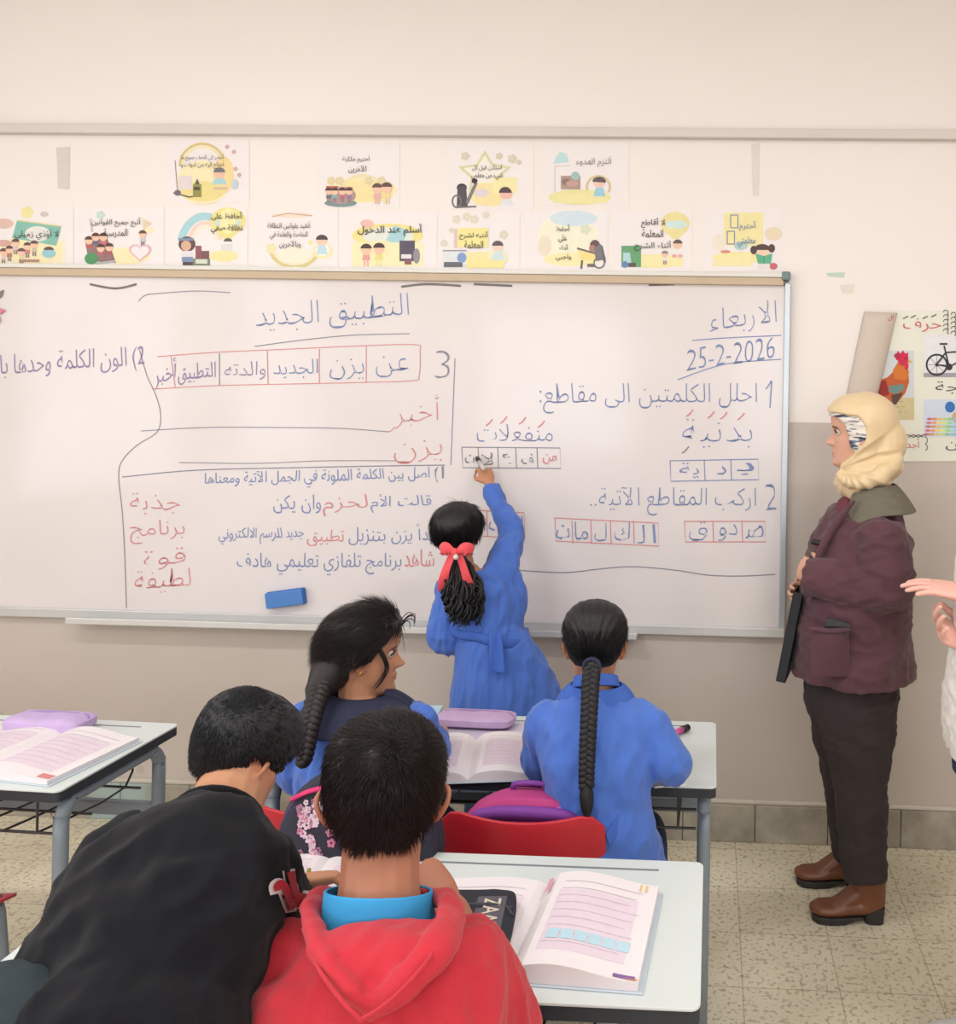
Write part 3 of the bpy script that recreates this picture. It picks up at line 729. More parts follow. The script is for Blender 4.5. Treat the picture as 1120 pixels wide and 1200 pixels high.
def b3(a):
    a.arc(240, 291, 33, 42, 9, SKY, 60, 165); a.arc(240, 291, 22, 32, 4, (236, 208, 196), 20, 165); a.arc(240, 291, 17, 27, 3, (240, 230, 206), 20, 165)
    a.disc(262, 300, 17, 7, (238, 226, 170)); a.disc(267, 259, 21, 16, (232, 222, 150)); a.poly([(250, 268), (284, 268), (270, 280), (262, 280)], (232, 222, 150)); a.rect(252, 258, 282, 265, (206, 222, 216)); a.disc(267, 259, 10, 15, (238, 232, 176))
    a.rect(259, 286, 272, 294, (220, 218, 222)); a.disc(267, 283, 5, 4, (110, 96, 98), 0, 180)
    a.disc(219, 286, 10, 9, (104, 82, 86)); a.disc(218, 288, 6, 6, (216, 176, 152)); a.rect(209, 279, 227, 282, (134, 148, 176)); a.poly([(213, 294), (225, 294), (227, 304), (212, 304)], (224, 218, 224)); a.rect(213, 301, 226, 307, (132, 148, 180)); a.rect(214, 307, 226, 311, (92, 84, 88))
    a.rect(229, 288, 236, 303, (146, 96, 104)); a.rect(236, 294, 245, 304, (130, 92, 96)); a.rect(226, 303, 246, 311, (124, 138, 116)); a.rect(229, 304, 243, 309, (216, 218, 204))
poster('paper poster with blue rainbow, balloon and girl in blue cap, lower row third', 203, 290, 244, 314, [('أحافظ على', (247, 283, 248, 258)), ('نظافة صفي', (247, 284, 263, 274))], b3, INKD, .006)
def b4(a):
    a.arc(345, 289, 31, 26, 4, (216, 204, 140), 190, 350); a.arc(345, 289, 26, 21, 2, (236, 228, 180), 190, 350); a.flower(318, 291, 6, (232, 224, 180)); a.disc(345, 299, 20, 10, (238, 232, 214))
    a.disc(342, 252, 24, 3, (236, 218, 200)); a.line([(319, 254), (338, 250), (366, 253)], 1, (200, 160, 140))
    a.disc(378, 294, 12, 9, (238, 228, 180)); a.disc(378, 293, 8, 7, (238, 236, 234)); a.disc(377, 282, 6.5, 6, (236, 200, 180)); a.disc(377, 281, 7, 6, (88, 80, 86), 0, 180); a.poly([(371, 298), (384, 298), (381, 287), (373, 287)], (190, 220, 230)); a.disc(364, 284, 3, 3, (236, 226, 170))
poster('paper poster with three lines of text over a yellow wreath, lower row fourth', 298, 396, 247, 315, [('أتقيد بقوانين النظافة', (313, 363, 259, 269)), ('الخاصة والعامة في', (316, 360, 271, 281)), ('وبالآخرين', (327, 352, 282, 291))], b4, INKD, 0)
def b5(a):
    a.disc(454, 276, 42, 14, (236, 222, 150)); a.disc(455, 277, 30, 11, (226, 230, 222)); a.poly([(450, 285), (466, 300), (478, 270), (462, 264)], SKY); a.rect(412, 284, 496, 312, (240, 232, 190)); a.disc(430, 262, 8, 5, (230, 190, 180))
    a.rect(432, 282, 456, 300, (238, 228, 186)); a.kid(429, 312, 26, (226, 160, 160), (86, 70, 68), (230, 180, 176)); a.kid(444, 312, 27, (226, 216, 140), (86, 70, 68), (230, 222, 160))
    a.rect(468, 282, 486, 306, (98, 92, 110)); a.rect(470, 298, 482, 303, (226, 222, 226)); a.rect(474, 304, 482, 310, (140, 100, 108)); a.disc(488, 300, 4, 9, (150, 146, 154))
poster('paper poster with one bold greeting line over two children, lower row fifth', 398, 512, 250, 316, [('أسلم عند الدخول', (419, 494, 262, 277))], b5, INKD, .008)
def b6(a):
    for x, y, r in ((535, 257, 5), (547, 254, 5), (556, 257, 5), (569, 252, 4), (529, 270, 3), (590, 275, 5), (520, 285, 4)): a.flower(x, y, r, (220, 214, 196))
    a.rect(536, 267, 572, 290, (238, 228, 160)); a.rect(532, 268, 535, 290, (226, 196, 190)); a.disc(565, 304, 30, 9, (236, 226, 170)); a.disc(582, 301, 12, 9, (238, 228, 190)); a.rect(547, 304, 590, 314, (238, 226, 160))
    a.rect(519, 294, 546, 313, (220, 224, 226)); a.rect(520, 307, 542, 313, (110, 112, 120)); a.disc(541, 302, 5.5, 6, (134, 160, 206)); a.rect(519, 293, 546, 294.5, (150, 150, 160))
    a.disc(583, 289, 6, 6, (236, 208, 196)); a.disc(583, 288, 6.5, 6, (100, 90, 94), 0, 180); a.poly([(575, 305), (592, 305), (588, 294), (579, 294)], (206, 222, 226))
poster('paper poster with a yellow note block and a small classroom picture, lower row sixth', 514, 609, 250, 317, [('أنتبه لشرح', (538, 571, 271, 281)), ('المعلمة', (544, 566, 282, 291))], b6, INKD, .004)
def b7(a):
    a.disc(665, 280, 36, 32, (238, 236, 214)); a.disc(672, 256, 28, 9, (208, 224, 232)); a.disc(670, 304, 34, 8, (240, 230, 180)); a.disc(638, 288, 8, 12, (232, 220, 200)); a.flower(686, 269, 6, (214, 220, 200))
    a.poly([(676, 291), (704, 298), (696, 306), (680, 304)], (238, 218, 150)); a.line([(676, 291), (705, 299)], 2.2, (120, 106, 104)); a.line([(682, 305), (681, 315)], 2.5, (110, 100, 102))
    a.disc(697, 288, 6, 7, (112, 92, 92)); a.disc(694, 291, 4, 4, (176, 130, 126)); a.poly([(696, 290), (704, 286), (710, 304), (698, 306)], (126, 124, 130)); a.arc(702, 308, 7, 7, 1.8, (124, 120, 124), 0, 359); a.rect(688, 309, 697, 313, (124, 112, 116)); a.line([(705, 288), (709, 308)], 2, (110, 104, 108))
poster('paper poster with four stacked words and a girl writing at a desk, lower row seventh', 616, 712, 248, 318, [('أحفظ', (651, 667, 263, 271)), ('على', (654, 664, 275, 284)), ('أداء', (655, 665, 286, 293)), ('واجبي', (651, 669, 298, 306))], b7, INKD, .004)
def b8(a):
    a.disc(764, 306, 38, 8, (236, 226, 170)); a.rect(750, 300, 800, 312, (238, 228, 176)); a.disc(791, 262, 17, 14, (232, 220, 160)); a.poly([(776, 269), (806, 269), (794, 280), (788, 280)], (232, 220, 160)); a.poly([(780, 259), (800, 258), (807, 263), (800, 268), (780, 267)], (206, 226, 222))
    a.rect(728, 288, 751, 313, (110, 164, 120)); a.poly([(730, 296), (738, 296), (740, 312), (730, 312)], (176, 212, 216)); a.disc(732, 310, 4, 4, (110, 136, 180)); a.rect(736, 308, 745, 313, (100, 92, 90))
    a.kid(794, 303, 22, (236, 230, 226), (110, 96, 90), (230, 220, 214)); a.disc(790, 300, 3, 2, (226, 170, 170)); a.disc(797, 300, 3, 2, (226, 170, 170)); a.kid(779, 310, 16, (226, 226, 220), (150, 140, 130))
poster('paper poster with a green board and a yellow balloon, lower row eighth', 718, 811, 248, 318, [('لا أقاطع', (751, 779, 255, 267)), ('المعلمة', (752, 777, 269, 278)), ('أثناء الشرح', (743, 786, 282, 294))], b8, INKD, .004)
def b9(a):
    a.rect(848, 249, 894, 288, (238, 226, 170)); a.disc(866, 302, 32, 7, (238, 228, 170)); a.poly([(834, 308), (880, 294), (880, 312), (836, 312)], (238, 228, 176)); a.disc(906, 274, 10, 8, (230, 214, 190)); a.disc(842, 284, 8, 10, (234, 224, 208)); a.disc(850, 295, 6, 2, (214, 150, 130)); a.disc(868, 288, 8, 5, (180, 206, 200))
    for y0, y1, x0 in ((252, 267, 856), (271, 286, 852)):
        for p in ([(x0, y0), (x0+8.5, y0)], [(x0, y1), (x0+8.5, y1)], [(x0, y0), (x0, y1)], [(x0+8.5, y0), (x0+8.5, y1)]): a.line(p, 1.1, (112, 132, 172))
    a.disc(893, 296, 9, 8, (236, 204, 178)); a.disc(893, 293, 10, 7, (92, 76, 76), 0, 180); a.disc(883, 293, 4, 5, (92, 76, 76)); a.disc(904, 291, 4, 5, (92, 76, 76)); a.poly([(885, 297), (895, 300), (905, 297), (903, 309), (895, 312), (888, 309)], (104, 176, 140)); a.line([(895, 300), (895, 312)], 1, (70, 140, 110)); a.disc(906, 312, 5, 4, (200, 110, 120)); a.rect(888, 309, 902, 315, (226, 220, 216))
poster('paper poster with blue words and a child reading a green book, lower row rightmost', 826, 914, 246, 318, [('أحترم', (866, 885, 259, 271)), ('معلمتي', (864, 885, 277, 290))], b9, INKBL, .004)

# small tape marks left on the wall
for lab, q, c in (('grey tape strip left on the wall high above the left posters', (66, 82, 172, 222), (214, 204, 200)),
                  ('grey tape strip left on the wall high to the right of the upper posters', (880, 890, 168, 230), (222, 214, 208)),
                  ('pale green scrap of tape on the wall right of the whiteboard', (968, 990, 319, 325), (190, 212, 200)),
                  ('pale scrap of torn tape on the wall below the green one', (984, 1001, 333, 344), (226, 218, 208))):
    a = Art(.001); x0, x1, y0, y1 = q; a.poly([(x0, y0+1), (x1, y0), (x1-1, y1), (x0+2, y1-1)], c)
    own_origin(tag(a.build('tape_mark', None, None), lab, 'tape'))

# ------------------------------------------------------------------ alphabet poster with a curled corner
pc = W(1115, 540)
ap = thing('alphabet_poster', 'large alphabet poster with rooster and bicycle pictures, its left edge curling over', 'poster', pc)
bm = bmesh.new()
q = [(1008, 541), (1262, 540), (1262, 364), (1042, 364), (1012, 460)]
f = [bm.verts.new(W(*p, .003)) for p in q]; b = [bm.verts.new(W(*p, .001)) for p in q]
bm.faces.new(f); bm.faces.new(b[::-1])
for i in range(5): bm.faces.new([f[i], b[i], b[(i+1) % 5], f[(i+1) % 5]])
bmobj('paper_sheet', bm, M('poster_card', (226, 226, 212), .5, var=.02, scale=4), ap, pc)
# the rolled flap: paper turning over itself, brown back outside
vs = []; fs = []; N = 14
for j in range(9):
    t = j/8
    l = (1013-22*t, 365+103*t) ; r = (1051-24*t, 367+102*t)
    for i in range(N+1):
        a = math.pi*(1.15*i/N)
        px = l[0]+(r[0]-l[0])*(1-math.cos(min(a, math.pi)))/2; dep = .004+.030*math.sin(min(a, math.pi))
        if a > math.pi: px -= 4*(a-math.pi)/.47; dep = .005
        vs.append(W(px, l[1]+(r[1]-l[1])*i/N, dep))
for j in range(8):
    for i in range(N):
        k = j*(N+1)+i; fs.append((k, k+1, k+N+2, k+N+1))
o = pyobj('curled_flap', vs, fs, M('card_back', (206, 192, 180), .7, var=.03, scale=6), ap, pc, smooth=True, label='beige back of the curled paper flap')
md = o.modifiers.new('t', 'SOLIDIFY'); md.thickness = .0012
a = Art(.0036)
a.rect(1026, 411, 1071, 492, (206, 210, 212)); a.rect(1026, 466, 1071, 492, (204, 192, 150))
for i in range(7): a.line([(1040+i*4, 470+(i % 3)*6), (1052+i*2, 471+(i % 3)*6)], 1, (176, 164, 116))
a.build('rooster_photo', ap, pc)
a = Art(.0042)
a.poly([(1052, 426), (1058, 428), (1064, 436), (1065, 448), (1061, 460), (1053, 470), (1047, 474), (1040, 468), (1030, 462), (1026, 455), (1030, 446), (1040, 442), (1046, 436)], (190, 96, 56))
a.poly([(1026, 446), (1038, 446), (1042, 462), (1032, 466), (1026, 458)], (150, 52, 52)); a.poly([(1042, 452), (1058, 450), (1060, 456), (1050, 462), (1041, 459)], (110, 140, 136)); a.poly([(1044, 463), (1058, 460), (1050, 474), (1046, 474)], (92, 70, 64))
a.poly([(1046, 434), (1052, 424), (1060, 424), (1065, 436), (1062, 446), (1048, 444)], (206, 120, 56))
a.disc(1058, 421, 6.5, 8, (200, 52, 84)); a.poly([(1049, 418), (1052, 411), (1055, 415), (1058, 410), (1060, 415), (1064, 413), (1064, 422), (1050, 422)], (206, 44, 84)); a.disc(1051, 417, 3.5, 3, (176, 44, 72)); a.disc(1062, 429, 2.5, 5, (206, 56, 86)); a.poly([(1064, 421), (1069, 424), (1064, 426)], (206, 170, 90)); a.disc(1061, 420, 1, 1, (40, 30, 30))
a.build('rooster', ap, pc, label='printed red and orange rooster')
a = Art(.0036); a.rect(1082, 392, 1180, 442, (226, 226, 228)); a.rect(1082, 437, 1180, 442, (160, 156, 168)); a.build('bicycle_photo', ap, pc)
a = Art(.0042); BK = (56, 54, 62)
for cx in (1097.5, 1158):
    a.arc(cx, 427.5, 13, 13, 2.2, BK, 0, 360, 32)
    for i in range(8): a.line([(cx, 427.5), (cx+11.5*math.cos(i*.785), 427.5+11.5*math.sin(i*.785))], .5, (110, 108, 116))
    a.disc(cx, 427.5, 2, 2, BK)
for p in ([(1106, 405), (1112, 430)], [(1109, 413), (1142, 411)], [(1112, 430), (1144, 413)], [(1097, 427), (1112, 430)], [(1097, 427), (1109, 412)], [(1142, 408), (1158, 427)]): a.line(p, 1.8, BK)
a.line([(1101, 403), (1110, 403)], 2, BK); a.line([(1136, 404), (1144, 404), (1142, 410)], 1.8, BK); a.disc(1112, 430, 4, 4, BK)
a.build('bicycle', ap, pc, label='printed black bicycle')
a = Art(.0036); a.rect(1082, 468, 1180, 512, (206, 216, 232))
a.disc(1113, 477, 6, 6.5, (62, 116, 180)); a.disc(1120, 489, 5, 6, (214, 168, 110)); a.disc(1136, 482, 8, 8, (210, 90, 90)); a.disc(1154, 490, 8, 8, (120, 176, 100))
for i, c in enumerate(((196, 120, 130), (214, 150, 120), (224, 196, 120), (196, 214, 130), (150, 200, 140), (150, 200, 210), (130, 170, 214))):
    x = 1083+i*6
    for k in range(5): a.disc(x+k*.8+3, 509-k*4.5, 3.6, 1.6, c if k % 2 == 0 else tuple(min(255, int(v*1.08)) for v in c), n=10)
a.build('paint_photo', ap, pc, label='printed photo of coloured paints')
RP = M('print_red', (206, 84, 92), .6, var=.05)
write('حرف', (1058, 1103, 373, 389), RP, ap, pc, off=.0045, weight=-.006, name='printed_text', label='red printed letters')
write('ال', (1040, 1047, 369, 376), RP, ap, pc, off=.034, weight=-.004, name='printed_text', label='red printed letters')
for x, y in ((1061, 372), (1070, 371), (1084, 372), (1094, 370)): stroke([(x-3, y+1.5), (x+3, y-1.5)], 1.2, INKD, ap, pc, .0045, name='vowel_mark')
write('دراجة', (1096, 1152, 447, 462), INKD, ap, pc, off=.0045, weight=-.004, name='printed_text')
write('ألوان', (1108, 1150, 512, 528), INKD, ap, pc, off=.0045, weight=-.004, name='printed_text')
write('أجد', (1062, 1077, 514, 527), RP, ap, pc, off=.0045, weight=-.004, name='printed_text', label='red printed letters')
a = Art(.0044)
for r in range(5):
    for c in range(5):
        x = 1108+c*9; y = 366+r*5.5+(c % 2)*2.7
        if y < 393: a.line([(x-3, y), (x-1.5, y-2.5), (x+1.5, y-2.5), (x+3, y), (x+1.5, y+2.5), (x+4, y+3)], 1, (88, 84, 84))
a.build('printed_pattern', ap, pc)
a = Art(.0044)
for i in range(7): a.arc(1064+i*3, 512+(i % 2)*1, 3, 3, .9, (96, 84, 88), 0, 180, 6)
a.arc(1084, 516, 3, 4, .9, (96, 84, 88), -90, 90, 6); a.arc(1084, 524, 3, 4, .9, (96, 84, 88), -90, 90, 6)
a.build('cloud_outline', ap, pc)
# ================================================================== desks
MLAM = M('grey_white_laminate', (204, 211, 210), .38, var=.025, scale=5, spec=.4)
MEDGE = M('dark_edge', (44, 48, 54), .55, var=.05)
MTUBE = M('grey_steel_paint', (124, 134, 142), .45, var=.05, scale=20, spec=.4)
MWIRE = M('dark_wire', (70, 66, 66), .5, var=.05, metal=.3)
MGRV = M('groove_grey', (120, 126, 132), .6)
DW, DD, DH = 1.10, .444, .70
def rrect(w, d, r, n=5):
    pts = []
    for cx, cy, a0 in ((w/2-r, d/2-r, 0), (-w/2+r, d/2-r, 90), (-w/2+r, -d/2+r, 180), (w/2-r, -d/2+r, 270)):
        for i in range(n+1):
            a = math.radians(a0+90*i/n); pts.append((cx+r*math.cos(a), cy+r*math.sin(a)))
    return pts
def plate(bm, w, d, r, z0, z1):
    q = rrect(w, d, r); a = [bm.verts.new((x, y, z0)) for x, y in q]; b = [bm.verts.new((x, y, z1)) for x, y in q]
    bm.faces.new(a[::-1]); bm.faces.new(b); n = len(q)
    for i in range(n): bm.faces.new([a[i], a[(i+1) % n], b[(i+1) % n], b[i]])
def make_desk(label):
    t = thing('school_desk', label, 'desk', (0, 0, 0), 0)
    bm = bmesh.new(); plate(bm, DW, DD, .016, DH-.005, DH); bmobj('table_top', bm, MLAM, t, bevel=.0012)
    bm = bmesh.new(); plate(bm, DW-.002, DD-.002, .015, DH-.027, DH-.005); bmobj('edge_band', bm, MEDGE, t, label='dark edge under the pale top')
    bm = bmesh.new(); box(bm, (-DW/2+.10, DD/2-.042, DH-.0005), (DW/2-.085, DD/2-.036, DH+.0006)); bmobj('pen_groove', bm, MGRV, t)
    for s in (-1, 1):
        x = s*(DW/2-.028); r = .05; yy = DD/2-.045; zt = DH-.045
        pts = [(x, -yy, .012), (x, -yy, zt-r*1.6), (x, -yy, zt-r)]
        pts += [(x, -yy+r*(1-math.cos(a)), zt-r+r*math.sin(a)) for a in (.4, .8, 1.2, 1.57)]
        pts += [(x, yy-r*(1-math.cos(a)), zt-r+r*math.sin(a)) for a in (1.57, 1.2, .8, .4)]
        pts += [(x, yy, zt-r), (x, yy, zt-r*1.6), (x, yy, .012)]
        bm = bmesh.new(); tube(bm, pts, .0165, n=12, sub=2, cap='flat')
        fr = bmobj('leg_frame', bm, MTUBE, t, smooth=True)
        for y in (-yy, yy): tubeobj('foot_cap', [(x, y, 0), (x, y, .03)], .019, MEDGE, fr, sub=1, cap='flat', n=12)
    bm = bmesh.new(); box(bm, (-DW/2+.03, DD/2-.06, .47), (DW/2-.03, DD/2-.035, .505)); bmobj('cross_bar', bm, MTUBE, t, bevel=.004)
    bm = bmesh.new()
    for x in np.linspace(-DW/2+.09, DW/2-.09, 12): tube(bm, [(x, -DD/2+.05, DH-.12), (x, DD/2-.09, DH-.14), (x, DD/2-.07, DH-.03)], .0028, n=6, sub=3)
    for x in (-DW/2+.09, DW/2-.09): tube(bm, [(x, -DD/2+.05, DH-.03), (x, -DD/2+.05, DH-.12)], .0028, n=6, sub=1)
    for y, z in ((-DD/2+.05, DH-.12), (-.05, DH-.128), (DD/2-.09, DH-.14)): tube(bm, [(-DW/2+.05, y, z), (DW/2-.05, y, z)], .0035, n=6, sub=1)
    bmobj('book_basket', bm, MWIRE, t, smooth=True)
    return t
FDX, FDY = -.552, 1.611
MDX, MDY = -.525, 2.411
LDX, LDY = -1.985, 2.29
desk = make_desk('pale double school desk in the foreground where the two boys work')
dup(desk, (MDX, MDY, 0), 0, 'pale double school desk in the middle where the girls sit')
dup(desk, (LDX, LDY, 0), math.radians(-2.5), 'pale double school desk at the left with nobody in view at it')
desk.location = (FDX, FDY, 0)

# ================================================================== red plastic chairs
MRED = M('red_plastic', (186, 34, 48), .38, var=.04, scale=8, spec=.5)
def sheet(name, f, nu, nv, th, mat, parent, base=None, label=None):
    """a curved shell f(u,v) with thickness"""
    vs = [f(i/nu, j/nv) for j in range(nv+1) for i in range(nu+1)]
    fs = [(j*(nu+1)+i, j*(nu+1)+i+1, (j+1)*(nu+1)+i+1, (j+1)*(nu+1)+i) for j in range(nv) for i in range(nu)]
    o = pyobj(name, vs, fs, mat, parent, base, smooth=True, label=label)
    md = o.modifiers.new('s', 'SOLIDIFY'); md.thickness = th; md.offset = 0
    mb = o.modifiers.new('b', 'BEVEL'); mb.width = min(th*.3, .003); mb.segments = 2; mb.limit_method = 'ANGLE'; mb.angle_limit = 1
    return o
def make_chair(label):
    t = thing('school_chair', label, 'chair')
    def back(u, v):
        x = (u-.5)*.37*(1-.05*v); e = max(0, abs(2*u-1)-.72)/.28; top = -.016*math.cos((u-.5)*math.pi)-.035*e**2.2
        z = .485+v*.25+(v**3)*top
        y = -.185-.03*v+.035*(2*abs(u-.5))**2-.006*math.cos((u-.5)*math.pi)
        return V((x, y, z))
    sheet('backrest', back, 14, 10, .008, MRED, t)
    def seat(u, v):
        x = (u-.5)*.39; y = -.19+v*.39; z = .425-.014*math.cos((u-.5)*math.pi)*math.sin(v*math.pi)-(.02*max(0, v-.8)/.2)
        return V((x, y, z))
    sheet('seat', seat, 12, 12, .008, MRED, t)
    for s in (-1, 1):
        tubeobj('back_post', [(s*.150, -.10, .40), (s*.135, -.145, .43), (s*.128, -.158, .56), (s*.126, -.166, .64)], .009, MTUBE, t, sub=4)
        tubeobj('leg', [(s*.165, .15, .405), (s*.175, .17, .38), (s*.19, .19, 0.0)], .0115, MTUBE, t, sub=3, cap='flat')
        tubeobj('leg', [(s*.165, -.12, .405), (s*.175, -.15, .38), (s*.19, -.22, 0.0)], .0115, MTUBE, t, sub=3, cap='flat')
    bm = bmesh.new()
    for y in (-.12, .15): tube(bm, [(-.165, y, .405), (.165, y, .405)], .010, n=10, sub=1)
    for s in (-1, 1): tube(bm, [(s*.165, -.12, .405), (s*.165, .15, .405)], .010, n=10, sub=1)
    bmobj('seat_frame', bm, MTUBE, t, smooth=True)
    return t
cR = P(609, 985, 1.95)
chair = make_chair('red plastic school chair carrying the pink and purple backpack')
chair.location = (cR.x, 2.15, 0)
# the other seats
cL = P(372, 985, 1.95)
dup(chair, (cL.x, 2.15, 0), 0, 'red plastic school chair of the girl looking sideways, hidden behind the floral backpack')
rb = P(455, 1150, 1.1)
dup(chair, (rb.x, 1.13, 0), 0, 'red plastic school chair under the boy in the red hoodie')
lc = P(-28, 1030, 1.86)
dup(chair, (lc.x-.30, 1.93, 0), math.radians(8), 'red plastic school chair cut off at the left edge by the left desk')

# ================================================================== books and cases
PAGE = M('book_page', (226, 219, 222), .6, var=.02, scale=6)
PAGEB = M('page_block', (214, 208, 212), .7, var=.06, scale=3, stretch=(1, 1, 400))
def open_book(label, loc, rotz, w, d, thl=.006, thr=.014, bulge=.014, roll_=0.0, art=(), group=None, cover=(186, 200, 210), lines=9, pink=True):
    """an open workbook: spine along local y, pages left and right"""
    t = thing('open_workbook', label, 'book', loc, rotz, group)
    def zf(u, th):                       # u 0 at the spine .. 1 at the fore edge
        return .003+th*(1-.35*u)+bulge*math.sin(min(1, u*1.02)*math.pi)**1.0*(1-u)*1.5*(1 if th > .008 else .55)
    bm = bmesh.new(); box(bm, (-w-.004, -d/2-.004, 0), (w+.004, d/2+.004, .0025)); bmobj('cover', bm, M('cover_%d_%d_%d' % cover, cover, .4), t, bevel=.001)
    for s, th in ((-1, thl), (1, thr)):
        n = 20; bm = bmesh.new(); top = []; bot = []
        for i in range(n+1):
            u = i/n; x = s*u*w*(1-.02); z = zf(u, th)
            if u < .08: z *= (.45+.55*u/.08)
            top.append([bm.verts.new((x, y, z)) for y in (-d/2, d/2)]); bot.append([bm.verts.new((x, y, .003)) for y in (-d/2, d/2)])
        for i in range(n):
            bm.faces.new([top[i][0], top[i+1][0], top[i+1][1], top[i][1]]); bm.faces.new([bot[i][0], bot[i][1], bot[i+1][1], bot[i+1][0]])
            bm.faces.new([bot[i][0], bot[i+1][0], top[i+1][0], top[i][0]]); bm.faces.new([bot[i][1], top[i][1], top[i+1][1], bot[i+1][1]])
        bm.faces.new([top[n][0], bot[n][0], bot[n][1], top[n][1]]); bm.faces.new([top[0][0], top[0][1], bot[0][1], bot[0][0]])
        bmobj('page_block', bm, PAGE, t, smooth=False)
        vs = []; fs = []; mi = []; mats = []
        def quad(u0, u1, v0, v1, c, lift):
            m = flat(c)
            if m not in mats: mats.append(m)
            k = 8
            for i in range(k+1):
                u = u0+(u1-u0)*i/k
                for v in (v0, v1): vs.append((s*u*w*.98, d/2-v*d, zf(u, th)+lift))
            b = len(vs)-2*(k+1)
            for i in range(k): fs.append((b+2*i, b+2*i+1, b+2*i+3, b+2*i+2)); mi.append(mats.index(m))
        if pink: quad(.16, .86, .22, .86, (218, 202, 214), .0003)
        for j in range(lines):
            v = .12+j*.74/lines
            quad(.18, .88-.12*((j*7) % 3)/3, v, v+.006, (196, 180, 194), .0006)
        for (ss, u0, u1, v0, v1, c) in art:
            if ss == s: quad(u0, u1, v0, v1, c, .0009)
        pyobj('printed_text', vs, fs, mats, t, mi=mi)
    return t
boxes = [(1, .20+i*.115, .30+i*.115, .66, .755, (178, 208, 222)) for i in range(6)]
swirl = [(1, .80, .97, .955, .985, (130, 96, 150)), (1, .90, .99, .97, .99, (214, 160, 90)), (1, .02, .06, .06, .22, (206, 150, 160)), (1, .84, .86, .02, .10, (224, 190, 130)), (1, .89, .91, .02, .10, (224, 190, 130))]
p0 = PZ(628, 1090, DH)
open_book('open workbook with a row of blue boxes on the front desk', (p0.x-.008, p0.y-.005, DH+.0003), math.radians(-3), .205, .285, .005, .020, .016, art=boxes+swirl)
p1 = PZ(586, 890, DH)
open_book('open workbook on the middle desk between the two seated girls', (p1.x-.065, p1.y-.02, DH+.0003), math.radians(10), .19, .26, .012, .012, .016, art=[(1, .82, .98, .9, .97, (226, 180, 150))])
p2 = PZ(62, 885, DH)
open_book('open workbook with pink pages on the left desk', (p2.x-.07, p2.y-.01, DH+.0003), math.radians(-8), .21, .28, .010, .014, .016, art=[(1, .82, .98, .9, .97, (206, 130, 130)), (-1, .1, .9, .80, .96, (190, 200, 220))])
p3 = PZ(372, 1045, DH)
open_book('open exercise book under the pencil hand of the boy in black', (p3.x-.02, p3.y+.02, DH+.0003), math.radians(4), .155, .21, .004, .004, .004, lines=12)
# flat sheets and books lying behind
def flat_book(name, label, cat, loc, rotz, w, d, h, c, group=None):
    t = thing(name, label, cat, loc, rotz, group)
    bm = bmesh.new(); box(bm, (-w/2, -d/2, .002), (w/2, d/2, h-.002)); bmobj('page_block', bm, PAGEB, t)
    bm = bmesh.new(); box(bm, (-w/2-.002, -d/2-.002, 0), (w/2+.002, d/2+.002, .002)); box(bm, (-w/2-.002, -d/2-.002, h-.002), (w/2+.002, d/2+.002, h)); box(bm, (-w/2-.003, -d/2-.002, 0), (-w/2-.001, d/2+.002, h))
    bmobj('cover', bm, M('cover_%d_%d_%d' % c, c, .4, var=.1, scale=9), t); return t
q = PZ(508, 838, DH); flat_book('closed_book', 'pale blue closed book at the back of the middle desk behind the lilac case', 'book', (q.x-.10, q.y-.05, DH+.0003), .1, .24, .17, .012, (176, 206, 220))
q = PZ(565, 860, DH); flat_book('closed_book', 'thin grey workbook under the lilac pencil case on the middle desk', 'book', (q.x, q.y-.002, DH+.0003), -.06, .22, .13, .008, (196, 186, 206))
q = PZ(775, 922, DH); flat_book('note_pad', 'small white note pad near the elbow of the girl with the long braid', 'paper', (q.x+.005, q.y+.05, DH+.0003), .3, .07, .10, .004, (226, 222, 226))

def soft_case(label, loc, rotz, w, d, h, col, zipc, sag=.2, print_=None, rnd=.5):
    t = thing('pencil_case', label, 'pencil case', loc, rotz)
    n, m = 28, 14
    bm = bmesh.new(); bmesh.ops.create_cube(bm, size=1)
    bmesh.ops.subdivide_edges(bm, edges=bm.edges[:], cuts=11, use_grid_fill=True)
    for v in bm.verts:
        x, y, z = v.co*2
        ex = 1-abs(x)**5*.25; ey = 1-abs(y)**4*.3
        f = (1-.55*max(abs(x)**6, abs(y)**4*.9))
        zz = z*f*(1-sag*.5*(1-abs(x))*max(0, z))+.12*sag*math.sin(x*4+y*2)*max(0, z)
        q = V((x*w/2*(1-.10*abs(y)**4), y*d/2*(1-.10*abs(x)**6), (zz+1)*h/2))
        q.z += .0025*noise.noise(V((x*3, y*3, z*2+w*10)))*(1 if z > -.5 else 0)
        v.co = q
    mz = min(v.co.z for v in bm.verts)
    for v in bm.verts: v.co.z -= mz
    o = bmobj('pouch', bm, M('case_%d_%d_%d' % col, col, .75, var=.06, scale=30, bump=.3, bscale=500), t, smooth=True)
    sb = o.modifiers.new('s', 'SUBSURF'); sb.levels = 1; sb.render_levels = 1
    zc = M('zip_%d_%d_%d' % zipc, zipc, .5)
    tubeobj('zipper', [(-w*.43, d*.15, h*.80), (-w*.2, d*.16, h*.99*(1-sag*.25)), (w*.2, d*.16, h*.99*(1-sag*.25)), (w*.43, d*.15, h*.80)], (.004), zc, t, n=8, sub=5)
    tubeobj('zip_pull', [(w*.40, d*.15, h*.88), (w*.47, d*.05, h*.80)], .003, zc, t, n=8, sub=1)
    return t
q = PZ(70, 848, DH+.0); soft_case('lilac pencil case with a tucked side at the back of the left desk', (q.x+.01, q.y-.05, DH+.0005), -.03, .215, .10, .045, (190, 166, 208), (150, 126, 176), .3)
